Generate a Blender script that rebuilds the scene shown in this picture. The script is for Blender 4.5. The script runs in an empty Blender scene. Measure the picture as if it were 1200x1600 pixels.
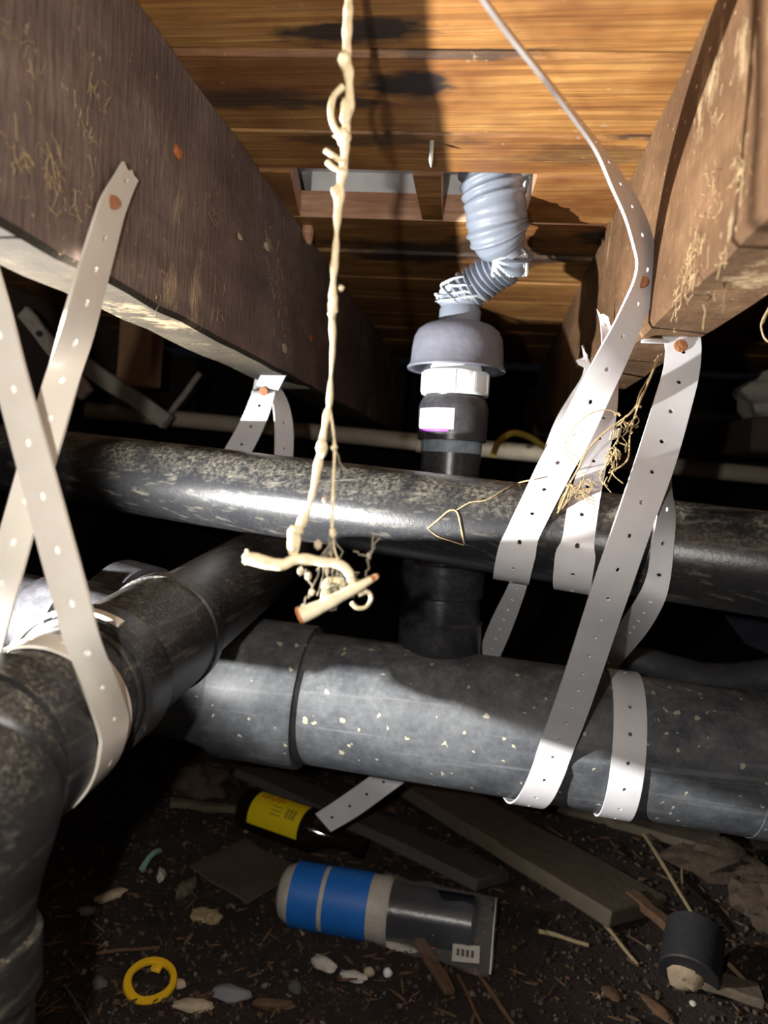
import bpy, bmesh, math, random
from mathutils import Vector, Matrix, noise
random.seed(7)
sc = bpy.context.scene
COL = sc.collection
# ------------------------------------------------------------------ camera
F, CX, CY = 1155.0, 600.0, 800.0            # focal length and centre for a 1200 x 1600 frame
ROLL = math.radians(3.8)
fy = Vector(((760-CX)/F, -(752-CY)/F, -1)).normalized()   # joist direction seen by the lens
up = Vector((math.sin(ROLL), math.cos(ROLL), 0))
fz = (up - fy*up.dot(fy)).normalized()
fx = fy.cross(fz).normalized()
R = Matrix((fx, fy, fz))                     # camera -> world (rows are world axes in camera space)
cam_d = bpy.data.cameras.new('camera'); cam = bpy.data.objects.new('camera', cam_d); COL.objects.link(cam)
cam.matrix_world = R.to_4x4()
cam_d.sensor_fit = 'VERTICAL'; cam_d.sensor_height = 36.0; cam_d.sensor_width = 27.0
cam_d.lens = F/1600.0*36.0
cam_d.clip_start = 0.01; cam_d.clip_end = 50
cam_d.dof.use_dof = True; cam_d.dof.focus_distance = 0.49; cam_d.dof.aperture_fstop = 7.5
sc.camera = cam
def ray(px, py): return R @ Vector(((px-CX)/F, -(py-CY)/F, -1))
def P(px, py, Y): d = ray(px, py); return d*(Y/d.y)       # point at distance Y along the joists
def PZ(px, py, z): d = ray(px, py); return d*(z/d.z)
def PX(px, py, x): d = ray(px, py); return d*(x/d.x)
def proj(v):
    c = R.transposed() @ Vector(v); return (CX + F*c.x/-c.z, CY - F*c.y/-c.z)
# ------------------------------------------------------------------ world, lights, exposure
w = bpy.data.worlds.new('world'); sc.world = w; w.use_nodes = True
w.node_tree.nodes['Background'].inputs[0].default_value = (0.6, 0.7, 0.9, 1)
w.node_tree.nodes['Background'].inputs[1].default_value = 0.004
def lamp(name, kind, loc, energy, color, size=0.005, aim=None, angle=60, blend=0.1):
    d = bpy.data.lights.new(name, kind); d.energy = energy; d.color = color
    d.shadow_soft_size = size
    if kind == 'SPOT': d.spot_size = math.radians(angle); d.spot_blend = blend
    o = bpy.data.objects.new(name, d); COL.objects.link(o); o.location = loc
    if aim is not None: o.rotation_euler = (Vector(aim)-Vector(loc)).to_track_quat('-Z', 'Y').to_euler()
    return o
lamp('phone_flash', 'POINT', (-0.045, -0.005, 0.012), 5.2, (1.0, 0.96, 0.90), 0.004)
wl = Vector((-0.40, 0.295, -0.118))
lamp('work_torch', 'SPOT', wl, 50.0, (1.0, 0.98, 0.95), 0.004, Vector((.10, .46, .09)), 112, 0.8)
sc.view_settings.view_transform = 'Standard'; sc.view_settings.look = 'None'
sc.view_settings.gamma = 1.0; sc.view_settings.use_curve_mapping = False
sc.view_settings.exposure = 0.0
# ------------------------------------------------------------------ materials
class NT:
    def __init__(s, name):
        s.m = bpy.data.materials.new(name); s.m.use_nodes = True
        s.t = s.m.node_tree; s.b = s.t.nodes['Principled BSDF']; s.co = None
    def n(s, typ, **k):
        x = s.t.nodes.new(typ)
        for a, v in k.items():
            if a.startswith('i_'):
                x.inputs[int(a[2:]) if a[2:].isdigit() else a[2:]].default_value = v
            else: setattr(x, a, v)
        return x
    def l(s, a, b): s.t.links.new(a, b)
    def coord(s, scale=(1, 1, 1), rot=(0, 0, 0)):
        if s.co is None: s.co = s.n('ShaderNodeTexCoord')
        mp = s.n('ShaderNodeMapping'); mp.inputs['Scale'].default_value = scale; mp.inputs['Rotation'].default_value = rot
        s.l(s.co.outputs['Object'], mp.inputs[0]); return mp.outputs[0]
    def noise(s, scale, detail=4, rough=0.55, vec=None, dist=0.0):
        x = s.n('ShaderNodeTexNoise'); x.inputs['Scale'].default_value = scale
        x.inputs['Detail'].default_value = detail; x.inputs['Roughness'].default_value = rough
        x.inputs['Distortion'].default_value = dist
        s.l(vec if vec is not None else s.coord(), x.inputs['Vector']); return x.outputs['Fac']
    def ramp(s, src, stops):
        x = s.n('ShaderNodeValToRGB'); e = x.color_ramp.elements
        while len(e) < len(stops): e.new(0.5)
        for i, (p, c) in enumerate(stops):
            e[i].position = p; e[i].color = (c, c, c, 1) if not hasattr(c, '__len__') else (*c, 1)
        s.l(src, x.inputs[0]); return x.outputs['Color']
    def mix(s, fac, a, b, mode='MIX'):
        x = s.n('ShaderNodeMix', data_type='RGBA', blend_type=mode)
        for v, i in ((fac, 0), (a, 6), (b, 7)):
            if hasattr(v, 'is_output'): s.l(v, x.inputs[i])
            elif i == 0: x.inputs[0].default_value = v
            else: x.inputs[i].default_value = (*v, 1)
        return x.outputs[2]
    def math(s, op, a, b=0.0):
        x = s.n('ShaderNodeMath', operation=op)
        for v, i in ((a, 0), (b, 1)):
            if hasattr(v, 'is_output'): s.l(v, x.inputs[i])
            else: x.inputs[i].default_value = v
        return x.outputs[0]
    def bump(s, h, strength=0.3, dist=0.002):
        x = s.n('ShaderNodeBump'); x.inputs['Strength'].default_value = strength; x.inputs['Distance'].default_value = dist
        s.l(h, x.inputs['Height']); s.l(x.outputs[0], s.b.inputs['Normal'])
    def col(s, c):
        if hasattr(c, 'is_output'): s.l(c, s.b.inputs['Base Color'])
        else: s.b.inputs['Base Color'].default_value = (*c, 1)
    def rough(s, r):
        if hasattr(r, 'is_output'): s.l(r, s.b.inputs['Roughness'])
        else: s.b.inputs['Roughness'].default_value = r
def plain(name, c, rough=0.5, var=0.25, scale=60, bump=0.15, metal=0.0, trans=0.0):
    g = NT(name); nz = g.noise(scale, 5)
    g.col(g.mix(nz, tuple(v*(1-var) for v in c), tuple(min(1, v*(1+var)) for v in c)))
    g.rough(rough); g.b.inputs['Metallic'].default_value = metal
    if trans: g.b.inputs['Transmission Weight'].default_value = trans
    if bump: g.bump(g.noise(scale*3, 4), bump)
    return g.m
def mat_board(name, c0, c1, c2, stains=()):
    g = NT(name); info = g.n('ShaderNodeObjectInfo').outputs['Random']
    vec = g.n('ShaderNodeVectorMath', operation='ADD')
    cmb = g.n('ShaderNodeCombineXYZ'); g.l(g.math('MULTIPLY', info, 13.0), cmb.inputs[0]); g.l(g.math('MULTIPLY', info, 7.0), cmb.inputs[2])
    g.l(g.coord(), vec.inputs[0]); g.l(cmb.outputs[0], vec.inputs[1])
    mp = g.n('ShaderNodeMapping'); mp.inputs['Scale'].default_value = (4, 55, 55); g.l(vec.outputs[0], mp.inputs[0])
    grain = g.noise(1.6, 6, 0.62, mp.outputs[0], 0.8)
    mp2 = g.n('ShaderNodeMapping'); mp2.inputs['Scale'].default_value = (10, 420, 420); g.l(vec.outputs[0], mp2.inputs[0])
    fine = g.noise(1.0, 3, 0.6, mp2.outputs[0])
    c = g.ramp(grain, [(0.30, c0), (0.5, c1), (0.72, c2)])
    c = g.mix(g.ramp(fine, [(0.35, 0.55), (0.6, 0.0)]), c, tuple(v*0.45 for v in c0))
    big = g.noise(9, 4, 0.6, vec.outputs[0])
    c = g.mix(g.ramp(big, [(0.42, 0.0), (0.68, 0.8)]), c, (c0[0]*0.55, c0[1]*0.42, c0[2]*0.4))
    if stains:
        tot = None; wob = g.noise(14, 5, 0.65, g.coord((1, 2.2, 1)))
        for (x, y, rx, ry, s) in stains:
            mp3 = g.n('ShaderNodeMapping'); mp3.inputs['Location'].default_value = (-x/rx, -y/ry, 0)
            mp3.inputs['Scale'].default_value = (1/rx, 1/ry, 0); g.l(g.co.outputs['Object'], mp3.inputs[0])
            ln = g.n('ShaderNodeVectorMath', operation='LENGTH'); g.l(mp3.outputs[0], ln.inputs[0])
            v = g.math('ADD', ln.outputs['Value'], g.math('MULTIPLY', g.math('SUBTRACT', wob, 0.5), 3.0))
            m = g.math('MULTIPLY', g.ramp(v, [(0.55, 1.0), (1.0, 0.0)]), s)
            tot = m if tot is None else g.math('MAXIMUM', tot, m)
        c = g.mix(tot, c, (0.012, 0.010, 0.011))
    c = g.mix(g.ramp(g.noise(120, 3), [(0.68, 0.0), (0.74, 0.35)]), c, (0.45, 0.36, 0.24))
    g.col(c); g.rough(0.55); g.bump(g.math('ADD', grain, g.math('MULTIPLY', fine, 0.5)), 0.55, 0.0015)
    return g.m
def mat_joist(name, a, b, dust, hatch):
    g = NT(name)
    mott = g.noise(14, 6, 0.7, g.coord((1, .6, 1)))
    lines = g.noise(1.0, 2, 0.5, g.coord((30, 330, 60), hatch))
    long_ = g.noise(1.0, 5, 0.6, g.coord((40, 5, 40)), 0.6)
    c = g.ramp(mott, [(0.28, tuple(v*0.5 for v in a)), (0.48, a), (0.72, b)])
    c = g.mix(g.ramp(long_, [(0.4, 0.0), (0.75, 0.6)]), c, tuple(v*0.55 for v in a))
    c = g.mix(g.ramp(lines, [(0.3, 0.4), (0.55, 0.0)]), c, tuple(v*0.6 for v in a))
    patch = g.math('MULTIPLY', g.noise(26, 8, 0.75, g.coord((1, 1, .5))), g.ramp(g.noise(6, 2), [(0.4, 0.75), (0.65, 1.1)]))
    c = g.mix(g.ramp(patch, [(0.56, 0.0), (0.68, 0.8)]), c, dust)
    speck = g.noise(190, 3, 0.6)
    c = g.mix(g.ramp(speck, [(0.66, 0.0), (0.74, 0.7)]), c, dust)
    g.col(c); g.rough(0.8); g.b.inputs['Specular IOR Level'].default_value = 0.25
    g.bump(g.math('ADD', g.math('MULTIPLY', mott, 2.0), lines), 0.6, 0.002)
    return g.m
def mat_pipe(name, base, dust, amt, top, rough=0.3, specks=None, streak=0.0, axis_scale=(1, 1, 1), k1=30, k2=220, lo=.3):
    """black plastic with settled dust: more of it where the surface faces up, and caked specks"""
    g = NT(name)
    geo = g.n('ShaderNodeNewGeometry'); sep = g.n('ShaderNodeSeparateXYZ'); g.l(geo.outputs['True Normal'], sep.inputs[0])
    upn = g.ramp(sep.outputs['Z'], [(0.15, 0.0), (0.95, top)])
    n1 = g.noise(k1, 8, 0.72); n2 = g.noise(k2, 5, 0.7); n3 = g.noise(9, 3, 0.6)
    m = g.math('MULTIPLY', g.ramp(n1, [(0.35, 0.0), (0.66, 1.0)]), g.ramp(n2, [(lo, 0.25 if lo < .4 else .04), (0.68, 1.0)]))
    m = g.math('MULTIPLY', m, g.math('ADD', upn, amt))
    m = g.math('ADD', m, g.math('MULTIPLY', g.ramp(n3, [(0.3, 0.0), (0.8, 1.0)]), amt*0.8))
    c = g.mix(m, base, dust)
    if streak:
        st = g.noise(1.0, 4, 0.6, g.coord(axis_scale))
        c = g.mix(g.ramp(st, [(0.56, 0.0), (0.75, streak)]), c, tuple(min(1, v*1.2) for v in dust))
    if specks:
        v = g.n('ShaderNodeTexVoronoi', feature='F1'); v.inputs['Scale'].default_value = 130; v.inputs['Randomness'].default_value = 1
        wv = g.n('ShaderNodeVectorMath', operation='ADD'); nz3 = g.n('ShaderNodeTexNoise'); nz3.inputs['Scale'].default_value = 260; g.l(g.coord(), nz3.inputs['Vector'])
        sc3 = g.n('ShaderNodeVectorMath', operation='SCALE'); sc3.inputs['Scale'].default_value = .006; g.l(nz3.outputs['Color'], sc3.inputs[0]); g.l(g.coord(), wv.inputs[0]); g.l(sc3.outputs[0], wv.inputs[1]); g.l(wv.outputs[0], v.inputs['Vector'])
        pick = g.n('ShaderNodeSeparateColor'); g.l(v.outputs['Color'], pick.inputs[0])
        rad = g.math('MULTIPLY', g.ramp(pick.outputs[0], [(0.70, 0.0), (1.0, 0.34)]), g.math('ADD', g.noise(300, 3), 0.4))
        s = g.math('LESS_THAN', v.outputs['Distance'], rad)
        c = g.mix(g.math('MULTIPLY', s, 0.85), c, specks)
    g.col(c)
    g.rough(g.math('ADD', g.math('MULTIPLY', m, 0.5), rough))
    g.bump(g.math('MULTIPLY', g.math('ADD', n2, g.math('MULTIPLY', n1, 1.0)), 1.0), 0.12, 0.0015)
    return g.m
def mat_strap(name, c, c2):
    g = NT(name)
    nz = g.noise(45, 5, 0.6)
    col = g.mix(g.ramp(nz, [(0.35, 0.0), (0.75, 1.0)]), c, c2)
    col = g.mix(g.ramp(g.noise(130, 4, 0.7), [(0.66, 0.0), (0.8, 0.35)]), col, (0.35, 0.30, 0.23))
    g.col(col); g.rough(0.38); g.bump(g.noise(500, 2), 0.03, 0.0005)
    return g.m
ST = [(-0.080, 0.386, .045, .013, .93), (-0.055, 0.440, .030, .020, .95), (-0.085, 0.51, .07, .012, .7), (-0.10, 0.457, .035, .008, .8), (-.02, .408, .05, .006, .7),
      (0.10, 0.70, .05, .03, .9), (0.05, 0.53, .05, .02, .5), (-.16, .45, .05, .02, .8), (-.05, .76, .15, .05, .85), (.09, .505, .05, .006, .8)]
M = {}
M['board'] = mat_board('floorboard_wood', (.20, .078, .020), (.37, .175, .047), (.50, .285, .092), ST)
M['cut'] = mat_board('fresh_cut_wood', (.60, .31, .17), (.72, .42, .26), (.78, .50, .34))
M['joist_l'] = mat_joist('rough_sawn_dark_wood', (.17, .122, .105), (.30, .232, .20), (.50, .38, .25), (0.65, 0, 0))
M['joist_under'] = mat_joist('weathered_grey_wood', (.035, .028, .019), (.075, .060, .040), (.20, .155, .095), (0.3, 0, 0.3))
M['joist_r'] = mat_joist('warm_brown_wood', (.125, .066, .031), (.24, .138, .07), (.50, .38, .22), (-0.5, 0, 0))
M['upper'] = mat_pipe('black_pipe_dusty_top', (.012, .013, .017), (.42, .39, .30), .05, 1.0, .29, None, .20, (4, 210, 210), 34, 330, .42)
M['left'] = mat_pipe('black_pipe_scuffed', (.011, .011, .013), (.32, .29, .23), .06, 1.0, .38, None, .22, (160, 12, 160), 50, 520, .48)
M['lower'] = mat_pipe('grey_dusted_pipe', (.028, .032, .042), (.225, .235, .24), .46, .55, .33, (.46, .43, .31), .40, (5, 150, 150), 22, 160)
M['riser'] = mat_pipe('black_riser_plastic', (.014, .014, .018), (.22, .22, .23), .20, .3, .22, None)
M['strap'] = mat_strap('white_strap_plastic', (.66, .65, .67), (.74, .73, .74))
M['strap_l'] = mat_strap('cream_strap_plastic', (.62, .57, .50), (.68, .64, .57))
M['lit_hole'] = plain('lit_hole_white', (.88, .87, .83), .5, .05, 60, 0)  # bright white painted for the light caught in the strap holes
M['rust'] = plain('rusty_nail_head', (.27, .10, .035), .6, .5, 260, .5)
M['nail'] = plain('pale_nail', (.50, .56, .52), .4, .2, 200, .2, .3)
M['bell'] = plain('dusty_grey_rubber', (.125, .13, .16), .6, .3, 70, .2)
M['hose'] = plain('grey_ribbed_plastic', (.175, .20, .245), .38, .15, 90, .1)
M['shred'] = plain('shredded_pale_plastic', (.45, .49, .50), .6, .15, 120, .2)
M['white'] = plain('white_fitting_plastic', (.85, .86, .85), .35, .03, 60, 0)
M['sticker'] = plain('white_sticker', (.85, .85, .86), .5, .02, 60, 0)
M['purple'] = plain('purple_primer', (.30, .06, .50), .4, .2, 100, 0)
M['ink'] = plain('dark_ink', (.03, .03, .035), .6, .1, 60, 0)
M['primer'] = plain('pale_blue_glue_smear', (.25, .30, .36), .45, .6, 130, .3)
M['plaster'] = plain('rough_white_underlay', (.86, .84, .84), .9, .25, 40, .5)
M['fibre'] = plain('dry_root_fibre', (.76, .65, .42), .8, .3, 300, .4)
M['fibre_d'] = plain('brown_root_fibre', (.40, .29, .15), .8, .4, 300, .4)
M['web'] = plain('grey_cobweb', (.30, .27, .2), .9, .3, 200, .3)
M['stick'] = plain('peeled_twig', (.84, .70, .48), .7, .25, 180, .3)
M['tip'] = plain('orange_brown_bark', (.45, .15, .04), .7, .3, 200, .3)
M['farpipe'] = plain('old_galvanised_pipe', (.42, .36, .27), .6, .35, 50, .3)
M['lath'] = plain('flaking_whitewashed_wood', (.36, .33, .29), .85, .5, 70, .5)
M['block'] = plain('brown_timber', (.34, .20, .11), .8, .35, 35, .5)
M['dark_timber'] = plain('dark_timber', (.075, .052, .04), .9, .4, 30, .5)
M['stone'] = plain('pale_rough_stone', (.40, .37, .31), .9, .3, 30, .6)
M['plank_g'] = plain('grey_weathered_plank', (.085, .08, .072), .85, .3, 45, .5)
M['plank_t'] = plain('tan_weathered_plank', (.12, .095, .065), .85, .35, 45, .5)
M['yellow'] = plain('yellow_plastic', (.85, .50, .015), .4, .1, 60, .05)
M['ylabel'] = plain('yellow_paper_label', (.90, .68, .01), .5, .08, 60, 0)
M['red'] = plain('red_ink', (.55, .08, .02), .5, .1, 60, 0)
M['glass'] = plain('black_bottle_glass', (.012, .008, .006), .06, .2, 60, 0)
M['blue'] = plain('blue_tape', (.015, .16, .60), .45, .12, 60, .1)
M['milky'] = plain('milky_plastic_wrap', (.52, .48, .42), .45, .2, 80, .3)
M['navy'] = plain('blue_black_plastic', (.012, .014, .024), .28, .3, 60, .1)
M['pink'] = plain('red_scrap', (.45, .05, .09), .6, .3, 120, .3)
M['teal'] = plain('pale_teal_plastic', (.33, .55, .50), .5, .15, 100, .2)
M['scrapw'] = plain('dirty_white_scrap', (.55, .51, .46), .8, .3, 120, .4)
M['bone'] = plain('pale_tan_chip', (.46, .37, .26), .8, .3, 120, .4)
M['slate'] = plain('blue_grey_stone', (.20, .20, .22), .8, .3, 80, .4)
M['chip'] = plain('brown_wood_chip', (.12, .065, .034), .85, .4, 120, .4)
M['straw'] = plain('dry_straw', (.36, .28, .15), .75, .25, 150, .3)
M['cable'] = plain('dull_yellow_cable', (.45, .32, .05), .5, .2, 60, .1)
M['rubber'] = plain('dusty_black_rubber', (.05, .052, .062), .6, .5, 40, .4)
M['earth'] = plain('rubbly_brown_earth', (.075, .052, .034), .95, .6, 60, .9)
M['stub'] = plain('dull_black_plastic', (.016, .016, .017), .6, .4, 50, .3)
M['bluedark'] = plain('dark_blue_grey_plastic', (.035, .04, .06), .5, .3, 40, .2)
M['clay'] = plain('tan_clay_plug', (.30, .23, .15), .9, .3, 90, .5)
def mat_soil():
    g = NT('dark_soil'); a = g.noise(40, 8, 0.7); b = g.noise(220, 4, 0.7)
    c = g.ramp(a, [(0.3, (.010, .006, .0045)), (0.55, (.030, .018, .012)), (0.75, (.060, .040, .027))])
    c = g.mix(g.ramp(b, [(0.6, 0.0), (0.72, 0.7)]), c, (.085, .06, .042))
    g.col(c); g.rough(0.95); g.bump(g.math('ADD', a, b), 0.9, 0.006); return g.m
M['soil'] = mat_soil()
def mat_crumb():
    g = NT('soil_crumbs'); r = g.noise(70, 1, 0.5)
    c = g.ramp(r, [(0.32, (.018, .011, .008)), (0.48, (.05, .032, .021)), (0.62, (.095, .066, .045)), (0.74, (.24, .20, .165))])
    g.col(c); g.rough(0.9); return g.m
M['crumb'] = mat_crumb()
def mat_bag():
    g = NT('clear_plastic_bag'); g.col((.93, .95, .95)); g.rough(0.09)
    g.b.inputs['IOR'].default_value = 1.35
    tr = g.n('ShaderNodeBsdfTransparent'); mx = g.n('ShaderNodeMixShader')
    fr = g.n('ShaderNodeLayerWeight'); fr.inputs['Blend'].default_value = 0.25
    g.l(g.math('ADD', g.math('MULTIPLY', fr.outputs['Facing'], 0.16), 0.03), mx.inputs[0])
    g.l(tr.outputs[0], mx.inputs[1]); g.l(g.b.outputs[0], mx.inputs[2])
    g.l(mx.outputs[0], g.t.nodes['Material Output'].inputs['Surface'])
    return g.m
M['bag'] = mat_bag()
# ------------------------------------------------------------------ object helpers
def props(o, label=None, cat=None, group=None, kind=None):
    for k, v in (('label', label), ('category', cat), ('group', group), ('kind', kind)):
        if v: o[k] = v
    return o
def thing(name, label, cat, loc=(0, 0, 0), group=None):
    o = bpy.data.objects.new(name, None); COL.objects.link(o); o.location = loc; o.empty_display_size = .02
    return props(o, label, cat, group)
def link(name, bm, mats, parent=None, smooth=40, **kw):
    me = bpy.data.meshes.new(name); bm.normal_update(); bm.to_mesh(me); bm.free()
    for m in (mats if isinstance(mats, (list, tuple)) else [mats]): me.materials.append(m)
    if smooth is not None:
        me.polygons.foreach_set('use_smooth', [True]*len(me.polygons))
        me.set_sharp_from_angle(angle=math.radians(smooth))
    o = bpy.data.objects.new(name, me); COL.objects.link(o)
    if parent is not None:
        o.parent = parent
        o.matrix_parent_inverse = parent_world(parent).inverted()
    return props(o, **kw)
def parent_world(p):
    m = Matrix.LocRotScale(p.location, p.rotation_euler, p.scale)
    if p.parent is not None: m = parent_world(p.parent) @ p.matrix_parent_inverse @ m
    return m
def frames(pts):
    n = len(pts); T = []
    for i in range(n):
        a, b = pts[max(0, i-1)], pts[min(n-1, i+1)]
        d = b-a
        T.append(d.normalized() if d.length > 1e-9 else (T[-1] if T else Vector((0, 0, 1))))
    ref = Vector((0, 0, 1)) if abs(T[0].z) < 0.9 else Vector((1, 0, 0))
    u = (ref - T[0]*ref.dot(T[0])).normalized(); out = []
    for t in T:
        u = (u - t*u.dot(t)).normalized(); out.append((t, u, t.cross(u)))
    return out
def add_tube(bm, pts, rad, seg=24, cap=True, rfun=None, mi=0):
    pts = [Vector(p) for p in pts]
    if not hasattr(rad, '__len__'): rad = [rad]*len(pts)
    fr = frames(pts); rings = []
    for i, (p, (t, u, v)) in enumerate(zip(pts, fr)):
        ring = []
        for k in range(seg):
            a = 2*math.pi*k/seg; r = rad[i]
            if rfun: r = rfun(i, a, r)
            ring.append(bm.verts.new(p + u*(r*math.cos(a)) + v*(r*math.sin(a))))
        rings.append(ring)
    fs = []
    for A, B in zip(rings, rings[1:]):
        for k in range(seg):
            fs.append(bm.faces.new((A[k], A[(k+1) % seg], B[(k+1) % seg], B[k])))
    if cap:
        fs.append(bm.faces.new(rings[0][::-1])); fs.append(bm.faces.new(rings[-1]))
    for f in fs: f.material_index = mi
    return rings
def tube(name, pts, rad, mat, parent=None, seg=24, cap=True, rfun=None, **kw):
    bm = bmesh.new(); add_tube(bm, pts, rad, seg, cap, rfun)
    return link(name, bm, mat, parent, **kw)
def spline(pts, per=8):
    pts = [Vector(p) for p in pts]; out = []
    for i in range(len(pts)-1):
        p0, p1, p2, p3 = pts[max(0, i-1)], pts[i], pts[i+1], pts[min(len(pts)-1, i+2)]
        for k in range(per):
            t = k/per
            out.append(0.5*((2*p1)+(p2-p0)*t+(2*p0-5*p1+4*p2-p3)*t*t+(3*p1-p0-3*p2+p3)*t**3))
    out.append(pts[-1]); return out
def profile(name, A, B, prof, mat, parent, seg=48, **kw):
    """solid of revolution about the line A -> B; prof = [(t, r)], t in metres from A"""
    d = (B-A).normalized(); pts = []; rad = []
    for i, (t, r) in enumerate(prof):
        if i and abs(t-prof[i-1][0]) < 1e-6: t += 2e-5
        pts.append(A + d*t); rad.append(r)
    bm = bmesh.new()
    ref = Vector((0, 0, 1)) if abs(d.z) < 0.9 else Vector((0, -1, 0))
    u = (ref - d*ref.dot(d)).normalized(); v = d.cross(u); rings = []
    for p, r in zip(pts, rad):
        rings.append([bm.verts.new(p + u*(r*math.cos(2*math.pi*k/seg)) + v*(r*math.sin(2*math.pi*k/seg))) for k in range(seg)])
    for a, b in zip(rings, rings[1:]):
        for k in range(seg): bm.faces.new((a[k], a[(k+1) % seg], b[(k+1) % seg], b[k]))
    bm.faces.new(rings[0][::-1]); bm.faces.new(rings[-1])
    return link(name, bm, mat, parent, **kw)
def add_box(bm, c, ex, ey, ez, mi=0, bev=0.0):
    """box with centre c and half-extent vectors"""
    c = Vector(c); ex, ey, ez = Vector(ex), Vector(ey), Vector(ez)
    vs = {}
    for i in (-1, 1):
        for j in (-1, 1):
            for k in (-1, 1): vs[i, j, k] = bm.verts.new(c + ex*i + ey*j + ez*k)
    fs = []
    for q in (((-1, -1, -1), (-1, 1, -1), (1, 1, -1), (1, -1, -1)), ((-1, -1, 1), (1, -1, 1), (1, 1, 1), (-1, 1, 1)),
              ((-1, -1, -1), (1, -1, -1), (1, -1, 1), (-1, -1, 1)), ((-1, 1, -1), (-1, 1, 1), (1, 1, 1), (1, 1, -1)),
              ((-1, -1, -1), (-1, -1, 1), (-1, 1, 1), (-1, 1, -1)), ((1, -1, -1), (1, 1, -1), (1, 1, 1), (1, -1, 1))):
        f = bm.faces.new([vs[x] for x in q]); f.material_index = mi; fs.append(f)
    if bev:
        es = set(e for f in fs for e in f.edges)
        r = bmesh.ops.bevel(bm, geom=list(es), offset=bev, segments=1, affect='EDGES')
    return fs
def beam(name, A, B, wv, hv, mat, parent=None, bev=.002, rough=0.0, cuts=0, **kw):
    """squared timber from A to B with half-extents wv, hv; rough roughens its surface"""
    A, B = Vector(A), Vector(B); bm = bmesh.new()
    add_box(bm, (A+B)/2, (B-A)/2, wv, hv, 0, bev)
    if cuts:
        d = (B-A).normalized(); L = (B-A).length
        for i in range(1, cuts): bmesh.ops.bisect_plane(bm, geom=bm.verts[:]+bm.edges[:]+bm.faces[:], plane_co=A+d*L*i/cuts, plane_no=d)
    if rough:
        for v in bm.verts: v.co += Vector(noise.noise_vector(v.co*37))*rough + Vector(noise.noise_vector(v.co*9+Vector((5, 3, 1))))*rough
    return link(name, bm, mat, parent, smooth=35, **kw)
def blob(bm, c, rx, ry, rz, rot=0.0, rough=0.3, sub=2, mi=0, seed=0):
    r = bmesh.ops.create_icosphere(bm, subdivisions=sub, radius=1.0)
    m = Matrix.Rotation(rot, 3, 'Z'); sd = Vector((seed*3.1, seed*1.7, seed*.9))
    for v in r['verts']:
        k = 1 + rough*noise.noise(v.co*1.3+sd) + rough*.5*noise.noise(v.co*3.1+sd)
        q = v.co*k; v.co = Vector(c) + m @ Vector((q.x*rx, q.y*ry, q.z*rz))
    for v in r['verts']:
        for f in v.link_faces: f.material_index = mi
def ribbon(name, cps, mat, parent=None, spacing=0.0208, hr=0.0015, thick=0.0015, holes=True, slot=1.0, ragged=0.0, **kw):
    """flat perforated strap: cps = [(centre, half-width vector)], with a real row of punched holes"""
    Cs = spline([c for c, _ in cps], 14); Ws = spline([q for _, q in cps], 14)
    S = [0.0]
    for a, b in zip(Cs, Cs[1:]): S.append(S[-1] + (b-a).length)
    L = S[-1]; n = max(1, round(L/spacing)); cell = L/n
    def at(s, u):
        s = min(max(s, 0), L)
        lo, hi = 0, len(S)-1
        while hi-lo > 1:
            m = (lo+hi)//2
            if S[m] <= s: lo = m
            else: hi = m
        t = 0 if S[hi] == S[lo] else (s-S[lo])/(S[hi]-S[lo])
        return Cs[lo].lerp(Cs[hi], t) + Ws[lo].lerp(Ws[hi], t)*u, Ws[lo].lerp(Ws[hi], t).length
    bm = bmesh.new(); V = {}
    cols = [-1, -.36, 0, .36, 1]; rows = [0, .15, .3, .5, .7, .85]
    def vert(i, j, u):
        key = (i, j, u)
        if key not in V:
            s = (i + rows[j])*cell
            p, hw = at(s, u)
            if ragged and i == 0 and j == 0: p = at(ragged*random.random(), u)[0]
            V[key] = bm.verts.new(p)
        return V[key]
    def vv(i, j, u): return vert(i+1, 0, u) if j == 6 else vert(i, j, u)
    for i in range(n):
        hole = holes and 0.02*0 <= i
        for j in range(6):
            for k in range(4):
                if hole and j in (2, 3) and k in (1, 2): continue
                bm.faces.new((vv(i, j, cols[k]), vv(i, j, cols[k+1]), vv(i, j+1, cols[k+1]), vv(i, j+1, cols[k])))
        if hole:
            outer = [vv(i, 2, -.36), vv(i, 2, 0), vv(i, 2, .36), vv(i, 3, .36), vv(i, 4, .36), vv(i, 4, 0), vv(i, 4, -.36), vv(i, 3, -.36)]
            inner = []
            for (a, b) in ((-1, -1), (-1, 0), (-1, 1), (0, 1), (1, 1), (1, 0), (1, -1), (0, -1)):
                q = math.hypot(a, b); s0 = (i+.5)*cell; _, hw = at(s0, 0)
                inner.append(bm.verts.new(at(s0 + a/q*hr*slot, b/q*hr/max(hw, 1e-5))[0]))
            for k in range(8): bm.faces.new((outer[k], outer[(k+1) % 8], inner[(k+1) % 8], inner[k]))
    bm.normal_update(); bmesh.ops.solidify(bm, geom=bm.faces[:], thickness=thick)
    o = link(name, bm, mat, parent, smooth=38, **kw)
    marks = [(at((i+.5)*cell, 0)[0], (at((i+.5)*cell+.001, 0)[0]-at((i+.5)*cell-.001, 0)[0]).normalized(), at((i+.5)*cell, 1)[0]-at((i+.5)*cell, 0)[0]) for i in range(n)]
    return o, marks
def E(px, py, Y, wx, wy=0.0, dY=0.0):
    """strap control point: centre pixel, distance, half-width in pixels, depth difference to its right edge"""
    a, b = front_of(px-wx, py-wy, Y-dY), front_of(px+wx, py+wy, Y+dY); return ((a+b)/2, (b-a)/2)
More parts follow.
